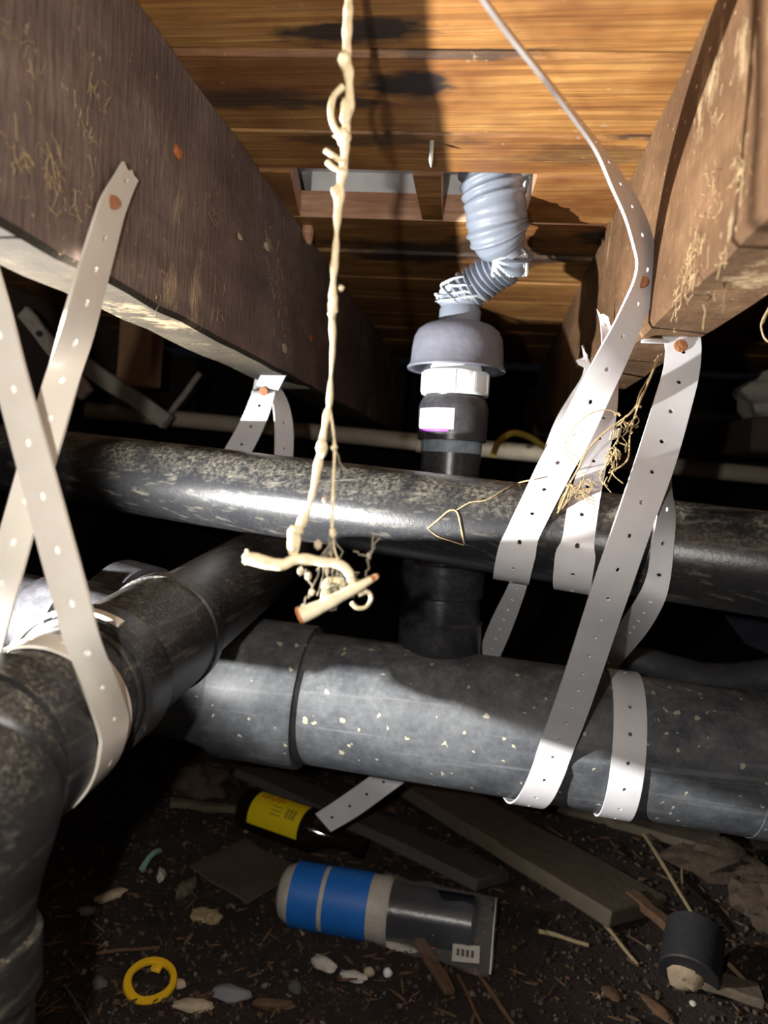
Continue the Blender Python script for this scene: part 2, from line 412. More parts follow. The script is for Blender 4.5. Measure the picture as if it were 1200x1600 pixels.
def front_of(px, py, Y):
    """keep a strap point just in front of the pipes it is pulled against"""
    for A, d, r in CLAMP:
        y = Y-.09
        while y < Y+.001:
            p = ray(px, py); p = p*(y/p.y); q = p-A
            if (q-d*q.dot(d)).length < r+.0026: return p
            y += .0008
    return P(px, py, Y)
CLAMP = []
def wrap(A, ax, r, th0, th1, s0, s1, hw, n=10, u0=None):
    """strap points spiralling about a pipe: axis point A, direction ax; th = 0 faces the camera side (-y), 90 up"""
    ax = ax.normalized()
    f = (Vector((0, -1, 0)) - ax*ax.dot(Vector((0, -1, 0)))).normalized() if u0 is None else (u0 - ax*ax.dot(u0)).normalized()
    upv = ax.cross(f); 
    if upv.z < 0: upv = -upv
    out = []
    for i in range(n+1):
        t = i/n; th = math.radians(th0+(th1-th0)*t); s = s0+(s1-s0)*t
        e = f*math.cos(th)+upv*math.sin(th); et = (-f*math.sin(th)+upv*math.cos(th))*(1 if th1 > th0 else -1)
        c = A + ax*s + e*r
        tang = et*(r*math.radians(abs(th1-th0))) + ax*(s1-s0)
        wv = tang.cross(e).normalized()*hw
        if wv.dot(ax) < 0: wv = -wv
        out.append((c, wv))
    return out
def wrap_from(cps, A, ax, r, th1, ds, hw, n=8, u0=None, lead=14):
    """carry a strap on round a pipe from its last control point"""
    ax = ax.normalized(); v = Vector((0, -1, 0)) if u0 is None else u0
    f = (v-ax*ax.dot(v)).normalized(); upv = ax.cross(f)
    if upv.z < 0: upv = -upv
    c = cps[-1][0]-A; s = c.dot(ax); e = c-ax*s; th = math.degrees(math.atan2(e.dot(upv), e.dot(f)))
    p = cps[-2][0]-A; t0 = math.degrees(math.atan2(p.dot(upv), p.dot(f)))
    return cps + wrap(A, ax, r, th-lead, th1, s+ds*lead/abs(th1-th), s+ds, hw, n, u0)
def nail_head(name, c, nrm, r, parent, mat=None):
    nrm = nrm.normalized(); bm = bmesh.new()
    add_tube(bm, [c-nrm*.012, c-nrm*.0003, c+nrm*.0004, c+nrm*.0014, c+nrm*.0019], [r*.4, r*.45, r, r*.96, r*.5], 16)
    return link(name, bm, mat or M['rust'], parent, label='rusted brown nail head')
# ------------------------------------------------------------------ setting: ceiling of floorboards
H = 0.228; TH = 0.0235
ceiling = thing('ceiling', None, None); props(ceiling, kind='structure')
BD = Vector((1, 0.05, 0)).normalized(); BN = Vector((-BD.y, BD.x, 0))     # run of the boards, and across them
edges = [-.36, -.265, -.17, -.075, .02, .118, .215, .313, .409, .501, .566, .668, .764, .86, .955, 1.05, 1.15, 1.25, 1.35, 1.45]
def board(y0, y1, x0, x1, parent=ceiling, z=H, th=TH, mats=None, skew0=0., skew1=0., name='floorboard'):
    bm = bmesh.new(); dz = random.uniform(-.0012, .0012); g = .0016
    n = max(1, int((x1-x0)/.05)); cs = []
    for i in range(n+1):
        x = x0+(x1-x0)*i/n
        wob = lambda q: .0012*noise.noise(Vector((x*6, q*9, 3)))
        s0 = x + (skew0 if i == 0 else 0) + (skew1 if i == n else 0)
        a = BD*x + BN*(y0+g+wob(y0)); b = BD*s0 + BN*(y1-g+wob(y1))
        cs.append([bm.verts.new(p + Vector((0, 0, zz))) for p, zz in ((a+BN*.002, z+dz), (a, z+dz+.003), (a, z+th), (b, z+th), (b, z+dz+.003), (b-BN*.002, z+dz))])
    for A, B in zip(cs, cs[1:]):
        for k in range(6): bm.faces.new((A[k], B[k], B[(k+1) % 6], A[(k+1) % 6]))
    bm.faces.new(cs[0]); bm.faces.new(cs[-1][::-1])
    if mats and len(mats) > 1:
        for f in bm.faces:
            c = f.calc_center_median(); f.normal_update()
            if abs(f.normal.dot(BD)) > .7 or (f.normal.dot(BN) < -.8 and c.z > z+.002): f.material_index = 1
    return link(name, bm, mats or [M['board']], parent, smooth=30)
def bx(px, py, z=H): return PZ(px, py, z).dot(BD)
hole = 10                                                # the row of boards with the cut-outs
for i in range(len(edges)-1):
    if i == hole:
        xs = [bx(470, 300), bx(648, 300), bx(690, 300), bx(832, 300)]
        board(edges[i], edges[i+1], -.95, xs[0], mats=[M['board'], M['cut']], skew1=-.012)
        board(edges[i], edges[i+1], xs[1], xs[2], mats=[M['board'], M['cut']], skew0=.004)
        board(edges[i], edges[i+1], xs[3], .95, mats=[M['board'], M['cut']])
    elif i == hole+1: board(edges[i], edges[i+1], -.95, .95, mats=[M['board'], M['cut']])
    else: board(edges[i], edges[i+1], -.95, .95)
bm = bmesh.new(); add_box(bm, (0, .55, H+.049), (1.0, 0, 0), (0, 1.0, 0), (0, 0, .008))
link('underlay', bm, M['plaster'], ceiling, smooth=None)
bm = bmesh.new()                                          # white edge of the floor layer seen up in the holes
add_box(bm, BN*(edges[hole+1]+.006)+BD*.02+Vector((0, 0, H+TH+.009)), BD*.16, BN*.004, Vector((0, 0, .0095)), 0, .001)
for v in bm.verts: v.co += Vector(noise.noise_vector(v.co*90))*.0012
link('underlay_edge', bm, M['plaster'], ceiling, smooth=None, label='rough white edge of the floor layer above')
bm = bmesh.new()
blob(bm, PZ(482, 362, H-.004), .006, .004, .011, .4, .3, 2, 0, 4)
link('wood_splinter', bm, M['cut'], ceiling)
for (px, py, ln, yy) in ((675, 238, 36, 0), (413, 302, 38, 0), (745, 425, 28, 0)):
    c = PZ(px, py-ln/2, H); bm = bmesh.new(); L = ln/F*c.y*1.1
    add_tube(bm, [c+Vector((0, 0, .003)), c-Vector((0, 0, L*.75)), c-Vector((-.0004, 0, L))], [.0016, .0015, .0004], 8)
    link('nail', bm, M['nail'], ceiling, label='pale nail point poking through the boards')
# ------------------------------------------------------------------ joists
def joist(name, xin, xout, zb, mface, label, zt=H-.0015):
    t = thing(name, label, 'joist', ((xin+xout)/2, .6, zb))
    bm = bmesh.new(); n = 60; rings = []
    for i in range(n+1):
        y = -.35 + 1.95*i/n
        q = []
        for (x, z) in ((xin, zt), (xin, zb+(zt-zb)*.66), (xin, zb+(zt-zb)*.33), (xin, zb+.003), (xin+(xout-xin)*.06, zb), (xin+(xout-xin)*.5, zb), (xout-(xout-xin)*.06, zb), (xout, zb+.003), (xout, zt)):
            v = Vector((x, y, z)); d = noise.noise_vector(v*22)*.0016 + noise.noise_vector(v*70)*.0008
            d.y = 0
            if z == zt: d.z = 0
            q.append(bm.verts.new(v+d))
        rings.append(q)
    for a, b in zip(rings, rings[1:]):
        for k in range(8):
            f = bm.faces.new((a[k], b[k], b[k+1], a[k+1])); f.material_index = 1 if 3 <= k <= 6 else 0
        bm.faces.new((a[8], b[8], b[0], a[0]))
    bm.faces.new(rings[0]); bm.faces.new(rings[-1][::-1])
    bmesh.ops.recalc_face_normals(bm, faces=bm.faces)
    link('timber', bm, mface, t, smooth=35)
    return t
XL, XLo, ZL = -.187, -.228, .085
XR, XRo, ZR = .090, .130, .098
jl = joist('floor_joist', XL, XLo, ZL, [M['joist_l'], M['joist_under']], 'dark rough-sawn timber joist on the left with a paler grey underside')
jr = joist('floor_joist', XR, XRo, ZR, [M['joist_r'], M['joist_r']], 'warm brown dusty timber joist on the right carrying two nailed straps')
far = []
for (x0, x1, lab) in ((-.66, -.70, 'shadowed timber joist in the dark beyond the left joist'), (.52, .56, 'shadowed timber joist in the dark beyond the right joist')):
    far.append(joist('floor_joist', x0, x1, .092, [M['dark_timber'], M['dark_timber']], lab))  # timber coloured dark to stand in for the gloom out here
# fuzz, root wisps and chips stuck to the joist faces
def wisps(name, parent, specs, mat, seed):
    rr = random.Random(seed); bm = bmesh.new()
    for (px, py, x, spread, cnt) in specs:
        c = PX(px, py, x)
        sg = 1 if x < 0 else -1
        for _ in range(cnt):
            o = c + Vector((sg*.002, rr.gauss(0, spread), rr.gauss(0, spread)))
            pts = [o]
            d = Vector((0, rr.gauss(0, 1), rr.gauss(0, 1))).normalized()*rr.uniform(.0008, .0025)
            for k in range(3):
                d = d + Vector((rr.gauss(0, .0004), rr.gauss(0, .0008), rr.gauss(0, .0008)))
                pts.append(pts[-1] + d)
            for q in pts: q.x = x + sg*rr.uniform(.0009, .0022)
            add_tube(bm, pts, [rr.uniform(.0001, .0002)]*4, 4, False)
    return link(name, bm, mat, parent, kind='stuff')
wisps('root_wisps', jl, [(20, 250, XL, .006, 10), (80, 270, XL, .005, 8), (60, 270, XL, .012, 16), (150, 150, XL, .008, 10), (130, 210, XL, .006, 12), (90, 310, XL, .01, 16), (30, 90, XL, .006, 8), (145, 350, XL, .008, 8),
      (420, 370, XL, .009, 14), (340, 470, XL, .01, 12), (425, 440, XL, .012, 18), (330, 330, XL, .009, 10), (440, 520, XL, .015, 12), (260, 470, XL, .01, 10)], M['fibre_d'], 3)
wisps('root_wisps', jr, [(1160, 250, XR, .005, 16), (1165, 270, XR, .004, 12), (1090, 400, XR, .008, 30), (1075, 440, XR, .007, 26), (1110, 330, XR, .009, 18), (1125, 180, XR, .005, 8), (1060, 470, XR, .006, 10), (1130, 420, XR, .008, 8)], M['fibre_d'], 5)
for (px, py, s, r) in ((276, 238, .0042, .7), (443, 545, .005, .3), (484, 528, .004, 1.0), (415, 385, .004, .2), (372, 370, .003, .1)):
    bm = bmesh.new(); c = PX(px, py, XL); blob(bm, c+Vector((.0012, 0, 0)), .0012, s*1.6, s*.8, 0, .4, 2, 0, px)
    link('bark_chip', bm, M['tip'] if px in (276, 484) else M['bone'], jl)
# ------------------------------------------------------------------ ground and foundation
ZF = -.43
def ground_z(x, y):
    v = Vector((x, y, 0))
    z = ZF + .020*noise.noise(v*4) + .009*noise.noise(v*17) + .0045*noise.noise(v*50)
    if y > 1.15: z += .05*(y-1.15)
    return z
bm = bmesh.new(); nx, ny = 200, 200; g = []
for j in range(ny+1):
    y = .1 + 2.2*(j/ny)**1.5
    row = []
    for i in range(nx+1):
        x = -1.1 + 2.2*i/nx; row.append(bm.verts.new((x, y, ground_z(x, y))))
    g.append(row)
for j in range(ny):
    for i in range(nx): bm.faces.new((g[j][i], g[j][i+1], g[j+1][i+1], g[j+1][i]))
floor = link('floor', bm, M['soil'], kind='structure')
def wall(name, a, b, z0, z1):
    bm = bmesh.new(); a, b = Vector(a), Vector(b); n = 60; rows = []
    nrm = (b-a).cross(Vector((0, 0, 1))).normalized()
    for j in range(25):
        z = z0+(z1-z0)*j/24; r = []
        for i in range(n+1):
            p = a.lerp(b, i/n); p = Vector((p.x, p.y, z))
            r.append(bm.verts.new(p + nrm*(.05*noise.noise(p*5)+.02*noise.noise(p*16))))
        rows.append(r)
    for A, B in zip(rows, rows[1:]):
        for i in range(n): bm.faces.new((A[i], A[i+1], B[i+1], B[i]))
    return link(name, bm, M['soil'], kind='structure')
wall('wall_back', (-1.1, 2.2, 0), (1.1, 2.2, 0), -.6, H+.1)
wall('wall_left', (-1.05, 0, 0), (-1.05, 2.25, 0), -.6, H+.1)
wall('wall_right', (1.05, 2.25, 0), (1.05, 0, 0), -.6, H+.1)
# loose crumbs, chips and straw bits nobody could count
rr = random.Random(11)
bm = bmesh.new()
ico = bmesh.new(); bmesh.ops.create_icosphere(ico, subdivisions=1, radius=1); iv = [v.co.copy() for v in ico.verts]; ico.verts.index_update(); ifc = [[v.index for v in f.verts] for f in ico.faces]; ico.free()
def crumb(bm, c, sx, sy, sz, rot):
    m = rot.to_matrix(); vs = [bm.verts.new(c + m @ Vector((v.x*sx*rr.uniform(.7, 1.3), v.y*sy*rr.uniform(.7, 1.3), v.z*sz*rr.uniform(.7, 1.3)))) for v in iv]
    for f in ifc: bm.faces.new([vs[k] for k in f])
from mathutils import Euler
for _ in range(9000):
    y = .5 + .75*rr.random()**1.3; x = rr.uniform(-.42*y/.6, .36*y/.6)
    s = .0009 + .0022*rr.random()**3
    crumb(bm, Vector((x, y, ground_z(x, y)+s*.4)), s, s*rr.uniform(.6, 1.4), s*.8, Euler((rr.random()*3, rr.random()*3, rr.random()*6)))
link('soil_crumbs', bm, M['crumb'], floor, smooth=None, kind='stuff')
bm = bmesh.new()
for _ in range(1100):
    y = .5 + .75*rr.random()**1.2; x = rr.uniform(-.42*y/.6, .36*y/.6)
    L = rr.uniform(.004, .022); wd = rr.uniform(.0005, .002)
    crumb(bm, Vector((x, y, ground_z(x, y)+.0022)), L/2, wd, .0007+wd*.3, Euler((rr.gauss(0, .12), rr.gauss(0, .15), rr.random()*6.3)))
link('wood_litter', bm, M['chip'], floor, smooth=None, kind='stuff')
# ------------------------------------------------------------------ upper drain pipe
UA, UB = P(200, 743, .625), P(1100, 868, .50)
ud = (UB-UA).normalized(); UR = .0333
U0, U1 = UA - ud*.55, UB + ud*.35
up_t = thing('drain_pipe', 'upper black drain pipe crossing the whole view, dusty along its top', 'pipe', (U0+U1)/2)
profile('pipe_body', U0, U1, [(t*.03, UR) for t in range(0, int((U1-U0).length/.03)+1)], M['upper'], up_t, 64)
# ------------------------------------------------------------------ lower main
LA, LB = P(500, 1091, .640), P(1150, 1188, .632)
ld = (LB-LA).normalized(); LR = .0575
def on_axis(A, d, px):
    lo, hi = -1.0, 1.0
    for _ in range(50):
        m = (lo+hi)/2
        if proj(A+d*m)[0] < px: lo = m
        else: hi = m
    return lo
lo_t = thing('drain_pipe', 'thick lower main drain pipe, grey with dust and cream specks', 'pipe', LA)
s0, s1 = on_axis(LA, ld, 462), on_axis(LA, ld, 1500)
nn = 40
profile('pipe_body', LA+ld*s0, LA+ld*s1, [((s1-s0)*k/nn, LR) for k in range(nn+1)], M['lower'], lo_t, 72)
h0, h1 = on_axis(LA, ld, 352), on_axis(LA, ld, 484)
profile('coupling', LA+ld*h0, LA+ld*h1, [(0, LR), (.002, LR+.0045), (.006, LR+.0058), (h1-h0-.003, LR+.0058), (h1-h0-.0005, LR+.005), (h1-h0, LR+.002)], M['lower'], lo_t, 72, label='raised grey coupling collar at the pipe end')
w0 = on_axis(LA, ld, 140)
profile('wye_body', LA+ld*w0, LA+ld*(h0+.002), [(0, LR*.9), (.03, LR*.97), (.08, LR*.93), (h0-w0-.025, LR*.93), (h0-w0-.008, LR*1.0), (h0-w0+.001, LR*1.03)], M['lower'], lo_t, 72)
wa = LA+ld*(h0-.03)
profile('wye_branch', wa, wa+(-ld+Vector((0, .9, .15))).normalized()*.2, [(0, LR*.8), (.08, LR*.82), (.1, LR*.9), (.2, LR*.9)], M['lower'], lo_t, 48)
g0 = on_axis(LA, ld, 1166)
profile('coupling', LA+ld*g0, LA+ld*s1, [(0, LR+.0001), (.0005, LR+.0006), (s1-g0, LR+.0006)], M['lower'], lo_t, 72)
# ------------------------------------------------------------------ left drain branch running along the joists
QF = P(400, 888, .65); qd = (QF-P(40, 1140, .305)).normalized()
def q_at(Y): return QF + qd*((Y-QF.y)/qd.y)
le_t = thing('drain_pipe', 'black branch drain pipe on the left with stepped couplings, running under the upper pipe', 'pipe', q_at(.3))
def qp(name, Y0, Y1, prof, mat=None, **kw):                # profile given as fractions of the run from Y0 to Y1
    L = (q_at(Y1)-q_at(Y0)).length
    return profile(name, q_at(Y0), q_at(Y1), [(a_*L, r_) for a_, r_ in prof], mat or M['left'], le_t, 64, **kw)
qp('pipe_body', .43, .98, [(.05*i, .0338) for i in range(21)])
qp('coupling', .368, .458, [(0, .036), (.01, .0372), (.45, .0375), (.86, .0378), (.87, .0392), (.985, .0392), (1, .0345)])
qp('coupling_collar', .350, .375, [(0, .036), (.03, .0395), (.93, .0402), (.985, .0392), (1, .0365)])
qp('pipe_neck', .285, .355, [(0, .0350), (1, .0350)])
qp('coupling_collar', .344, .349, [(0, .0350), (.1, .0364), (.9, .0364), (1, .0350)])
qp('coupling', .276, .297, [(0, .036), (.01, .0388), (.93, .0394), (.985, .0388), (1, .0365)])
e0 = P(-104, 1470, .258); e1 = P(-112, 1720, .252)
el = spline([q_at(.292), q_at(.281), q_at(.272)+Vector((0, 0, -.004)), P(-62, 1280, .262), P(-90, 1370, .259), e0, e1], 8)
tube('elbow', el, [.0366]*len(el), M['left'], le_t, 56)
tube('elbow_rim', el[10:15], [.0366, .0385, .0388, .0385, .0366], M['left'], le_t, 56)
profile('elbow_socket', e0, e1+(e1-e0), [(0, .0368), (.0008, .0395), (.022, .0398), (.0225, .0372), (.09, .0372)], M['left'], le_t, 56)
b0, b1 = q_at(.43), P(-60, 935, .52)
profile('side_branch', b0, b1, [(0, .026), (.05, .0275), (.062, .0275), (.0625, .0315), (.10, .0315), (.1005, .028), (.3, .028)], M['riser'], le_t, 48)
c0 = q_at(.475)
profile('branch_collar', c0, c0+Vector((-.75, .35, .05)).normalized()*.08, [(0, .029), (.03, .030), (.031, .033), (.06, .033), (.0605, .02)], M['riser'], le_t, 48)
# ------------------------------------------------------------------ riser with trap adaptor and flexible hose
RB = P(686, 1000, .655)
def zr(py):                                               # height on the riser axis for an image row
    lo, hi = -.4, .4
    for _ in range(50):
        m = (lo+hi)/2
        if proj((RB.x, RB.y, m))[1] > py: lo = m
        else: hi = m
    return lo
ri = thing('riser_pipe', 'vertical black riser pipe with white slip nut and grey bell cap behind the upper pipe', 'pipe', RB)
def rp(name, prof, mat, seg=48, parent=ri, **kw):
    z0 = zr(prof[0][0]); A = Vector((RB.x, RB.y, z0)); B = A+Vector((0, 0, 1))
    return profile(name, A, B, [(zr(py)-z0, r) for py, r in prof], mat, parent, seg, **kw)
rp('base_socket', [(1030, .0365), (968, .0372), (966, .0355), (950, .0352), (930, .0345), (928, .0368), (880, .0372), (879, .027)], M['riser'])
rp('pipe_body', [(890, .0262), (686, .0262)], M['riser'])
rp('glue_smear', [(708, .02625), (706, .02655), (690, .0268), (684, .0262)], M['primer'], label='pale blue-grey glue smear')
ad = rp('threaded_adaptor', [(690, .0288), (689, .0302), (640, .0306), (634, .0300), (622, .0268), (621, .0250), (616, .0256), (613, .0246), (610, .0254), (606, .0246), (600, .0246)], M['riser'])
bm = bmesh.new()                                           # sticker wrapped on the adaptor
z0, z1 = zr(674), zr(643)
def patch(bm, z0, z1, a0, a1, r, mi=0, n=10):
    vs = []
    for i in range(n+1):
        a = math.radians(a0+(a1-a0)*i/n); e = Vector((math.sin(a), -math.cos(a), 0))*r
        vs.append((bm.verts.new(Vector((RB.x, RB.y, z0))+e), bm.verts.new(Vector((RB.x, RB.y, z1))+e)))
    for a, b in zip(vs, vs[1:]): bm.faces.new((a[0], b[0], b[1], a[1])).material_index = mi
patch(bm, z0, z1, -66, 4, .0309)
stk = link('sticker', bm, M['sticker'], ad, smooth=60, label='white paper sticker with a dark line of small print')
bm = bmesh.new(); patch(bm, zr(678), z0, -66, -4, .03085)
link('purple_stripe', bm, M['purple'], ad, smooth=60, label='purple stripe below the sticker')
bm = bmesh.new()
for i, a in enumerate((-57, -54.5)):
    for j in range(4): patch(bm, z0+.0022+j*.0036+i*.0006, z0+.0046+j*.0036, a, a+1.1, .03097, 0, 1)
for i in range(6): patch(bm, z0+.002+.0001*i, z0+.0032, -44+i*7, -41+i*7, .03097, 0, 1)
link('print', bm, M['ink'], ad, smooth=None)
nut = rp('slip_nut', [(619, .0245), (618.5, .0288), (616, .0295), (586, .0295), (583, .0285), (582, .024)], M['white'])
bm = bmesh.new()
for i in range(10):
    a = 2*math.pi*i/10; e = Vector((math.sin(a), -math.cos(a), 0)); tt = Vector((math.cos(a), math.sin(a), 0))
    zc = (zr(617)+zr(585))/2; add_box(bm, Vector((RB.x, RB.y, zc))+e*.0293, e*.0011, tt*.0013, Vector((0, 0, (zr(585)-zr(617))/2*.93)))
link('grip_ribs', bm, M['white'], ri, smooth=None, kind='stuff')
rp('white_tailpiece', [(585, .0215), (581, .0215), (579, .0225), (574, .0225), (572, .0214), (540, .0214)], M['white'])
rp('bell_cap', [(552, .030), (574, .0385), (578, .0395), (580, .0428), (577, .0432), (570, .0405), (548, .0398), (530, .0385), (519, .0355), (511, .030), (507, .024), (505, .0185)], M['bell'], 56)
rp('cap_neck', [(508, .0186), (503, .0180), (486, .0180), (484, .0172), (480, .0168), (478, .0176), (468, .0180), (462, .0150)], M['hose'])
rr = random.Random(4); bm = bmesh.new()                    # torn fibrous end of the hose over the neck
for i in range(46):
    a = rr.uniform(0, 6.28); zz = zr(rr.uniform(450, 476)); r0 = rr.uniform(.0165, .0205)
    pts = []
    for q in range(5):
        pts.append(Vector((RB.x+math.cos(a)*r0, RB.y+math.sin(a)*r0, zz))); a += rr.uniform(.15, .4); zz += rr.uniform(-.0016, .0016); r0 += rr.uniform(-.001, .0012)
    add_tube(bm, pts, [.0007, .0013, .0014, .0011, .0005], 5)
for i in range(5):
    a = math.pi+rr.uniform(-.7, .3); zz = zr(rr.uniform(458, 468))
    add_tube(bm, [Vector((RB.x+math.cos(a)*.017, RB.y+math.sin(a)*.01, zz)), Vector((RB.x+math.cos(a)*.0235, RB.y+math.sin(a)*.012, zz+rr.uniform(0, .003)))], [.0014, .0006], 5)
link('shredded_end', bm, M['shred'], ri, kind='stuff', label='shredded pale end of the flexible hose')
hp = spline([P(712, 470, .655), P(724, 458, .653), P(744, 446, .65), P(764, 430, .645), P(782, 418, .64), P(796, 408, .635), P(800, 394, .63)], 22)
ho = thing('flexible_hose', 'grey ribbed flexible hose twisting down from the floorboard hole to the bell cap', 'hose', hp[-1])
ss = [0.0]
for a, b in zip(hp, hp[1:]): ss.append(ss[-1]+(b-a).length)
def rib(i, a, r): return r*(1+.13*math.sin(ss[i]/.0056*2*math.pi + .6*math.sin(a)))
tube('ribbed_bend', hp, [.0165-.001*math.sin(3.0*s/ss[-1]) for s in ss], M['hose'], ho, 28, True, rib)
hp2 = spline([P(797, 408, .632), P(790, 392, .63), P(782, 375, .625), P(777, 355, .62), P(775, 330, .617), P(771, 300, .615), P(766, 270, .613), P(764, 255, .612)], 18)
s2 = [0.0]
for a, b in zip(hp2, hp2[1:]): s2.append(s2[-1]+(b-a).length)
def rad2(s):
    t = s/s2[-1]
    return .013 + .0117*min(1, max(0, (t-.05)/.26))**.7
def rib2(i, a, r):
    t = s2[i]/s2[-1]; k = .06 if t > .62 or .26 < t < .42 else .012
    return r*(1+k*max(-.6, math.sin(s2[i]/(.0085 if t > .5 else .006)*2*math.pi - a)))
tube('twisted_hose', hp2, [rad2(s) for s in s2], M['hose'], ho, 40, True, rib2)
bm = bmesh.new()                                           # crushed folds where the hose is kinked
kc = P(797, 398, .628)
for i in range(11):
    t = i/10; c = P(774+46*t, 400+8*math.sin(t*3), .622+.01*t)
    tp = P(772+30*t, 372+12*t, .618+.006*t); bt = P(770+52*t, 434-2*t, .632)
    add_tube(bm, spline([tp, c+Vector((0, -.004, 0)), bt], 5), [.0012]+[.0021]*9+[.0009], 7)
link('crushed_fold', bm, M['shred'], ho, kind='stuff', label='crushed pale folds of the kinked hose')
# ------------------------------------------------------------------ straps
HW = .0125
# front strap from the right joist, spiralling round the lower main
CLAMP[:] = [(UA, ud, UR), (LA, ld, LR)]
t = thing('pipe_strap', 'white perforated strap folded over the right joist, passing in front of both pipes', 'strap', P(1062, 540, .49))
Yf = .478
sL = on_axis(LA, ld, 905)
front = [E(1052, 509, .528, 34, 0), E(1056, 511, .505, 35, 0), E(1062, 522, .492, 31, 2), E(1067, 545, .488, 28, 2), E(1064, 580, .484, 28, 3), E(1054, 619, .478, 29, 5), E(1023, 722, .462, 30, 7, .002), E(988, 821, .448, 28, 8, .003),
         E(955, 916, .452, 28, 8, .004), E(926, 1004, .492, 27, 8, .004), E(894, 1100, .541, 26, 9, .004), E(866, 1176, .585, 25, 9, .002), E(841, 1232, .568, 24, 9, .005)]
ribbon('strap_band', wrap_from(front[:-1], LA, ld, LR+.0026, -185, -.040, HW), M['strap'], t, ragged=0)
over = wrap(LA, ld, LR+.0014, 118, -150, on_axis(LA, ld, 985)-.012, on_axis(LA, ld, 985)-.012, HW, 14)
ribbon('strap_wrap', over, M['strap'], t)
back = [E(1052, 590, .505, 6, 2), E(1048, 660, .492, 6, 2, .01), E(1038, 751, .474, 8, 1, .012), E(1038, 800, .470, 14, 1, .01), E(1034, 850, .472, 17, 1, .006), E(1029, 902, .490, 18, 5, .005)]
CLAMP[:] = []
back += [E(1015, 940, .486, 19, 9), E(990, 980, .545, 18, 12), E(962, 1018, .66, 14, 12), E(950, 1040, .70, 12, 10)]
ribbon('strap_return', back, M['strap'], t)
bm = bmesh.new(); a = P(1003, 533, .486); b = P(1042, 534, .49)
add_box(bm, (a+b)/2, (b-a)/2, Vector((0, .004, .0005)), Vector((0, 0, .0011)), 0, .0004)
link('torn_tongue', bm, M['strap'], t)
nail_head('nail', P(1063, 541, .487), Vector((0, -1, .1)), .0042, t)
# long strap hanging from above, nailed to the right joist, round the upper pipe
t = thing('pipe_strap', 'long white strap curving from the boards, nailed to the right joist, looping the upper pipe', 'strap', P(1003, 440, .464))
CLAMP[:] = [(UA, ud, UR), (LA, ld, LR)]
lng = [E(716, -60, .262, 4, 1, .014), E(752, 0, .275, 4, 1, .016), E(800, 64, .30, 5, 1, .018), E(850, 126, .325, 5, 1, .02), E(900, 190, .36, 6, 1, .02), E(937, 240, .392, 8, 1, .02), E(965, 290, .42, 12, -3, .018), E(988, 335, .442, 14, -5, .016), E(1002, 378, .455, 15, -5, .014),
       E(1008, 412, .461, 15, 0, .012), E(1004, 442, .461, 16, 3, .010), E(994, 474, .460, 19, 5, .007), E(976, 515, .458, 20, 6, .005), E(957, 555, .458, 22, 8, .004), E(926, 618, .460, 24, 9, .002), E(897, 678, .465, 26, 9), E(870, 725, .474, 26, 9), E(850, 765, .484, 25.5, 8), E(832, 803, .498, 25, 8),
       E(816, 838, .520, 25, 8)]
ribbon('strap_band', wrap_from(lng, UA, ud, UR+.0026, -190, -.024, HW), M['strap'], t)
CLAMP[:] = []
ribbon('strap_tail', [E(812, 905, .57, 13, 4), E(805, 925, .585, 14, 5), E(784, 975, .64, 16, 8), E(764, 1022, .69, 15, 9), E(735, 1075, .73, 16, 9), E(690, 1140, .735, 17, 10), E(640, 1190, .73, 16, 12), E(590, 1228, .725, 14, 14), E(545, 1260, .72, 13, 15), E(505, 1285, .715, 12, 14)], M['strap'], t, ragged=0)
nail_head('nail', P(1003, 441, .4575), Vector((-.2, -.95, .05)), .0036, t)
# third strap between them
t = thing('pipe_strap', 'short white strap looping the upper pipe just behind the long nailed strap', 'strap', P(943, 505, .62))
CLAMP[:] = [(UA, ud, UR)]
th = [E(941, 488, .60, 9, 6), E(947, 515, .60, 9, 6), E(951, 560, .585, 12, 5), E(948, 620, .555, 17, 3), E(940, 670, .53, 19, 3), E(925, 731, .508, 21, 3), E(912, 790, .515, 24, 3), E(904, 845, .52, 25, 4)]
ribbon('strap_band', wrap_from(th, UA, ud, UR+.0026, -185, -.008, HW), M['strap'], t, ragged=.004)
CLAMP[:] = []
ribbon('strap_return', [E(913, 545, .64, 2, 6), E(917, 560, .64, 3, 5), E(916, 590, .635, 6, 4), E(905, 625, .625, 14, 8), E(890, 665, .61, 22, 9), E(873, 715, .60, 24, 9), E(862, 760, .59, 24, 6)], M['strap'], t)
# left strap, nailed to the left joist face
t = thing('pipe_strap', 'cream strap nailed by its torn end to the left joist face, behind the crossing strap', 'strap', PX(176, 316, XL))
def EX(px, py, x, wx, wy): c = PX(px, py, x); return (c, PX(px+wx, py+wy, x)-c)
sa = [EX(203, 264, XL+.004, 11, 14), EX(192, 284, XL+.0035, 14, 10), EX(178, 312, XL+.003, 19, 6), EX(168, 340, XL+.003, 20, 5), EX(151, 400, XL+.003, 22, 5), EX(128, 482, XL+.004, 24, 5),
      E(104, 570, .310, 26, 6, .004), E(82, 650, .302, 26, 6), E(57, 735, .296, 26, 6), E(32, 820, .293, 25, 6), E(12, 890, .292, 25, 6), E(-8, 965, .294, 24, 7), E(-30, 1050, .300, 24, 8)]
o, mk = ribbon('strap_band', sa, M['strap_l'], t, .0188, .0016, .0016, True, 1.2, .004)
def punched(mk, t, skip=0):  # flat discs fill the holes, coloured like their lit rims
    bm = bmesh.new()
    for i, (c, d, wv) in enumerate(mk):
        n = d.cross(wv.normalized()); 
        if n.y > 0: n = -n
        wn = wv.normalized(); ring = []
        for k in range(10):
            a = 2*math.pi*k/10
            ring.append(bm.verts.new(c + n*.0006 + wn*(.0015*math.cos(a)) + d*(.0019*math.sin(a))))
        bm.faces.new(ring)
    return link('lit_hole_discs', bm, M['lit_hole'], t, smooth=None, kind='stuff')
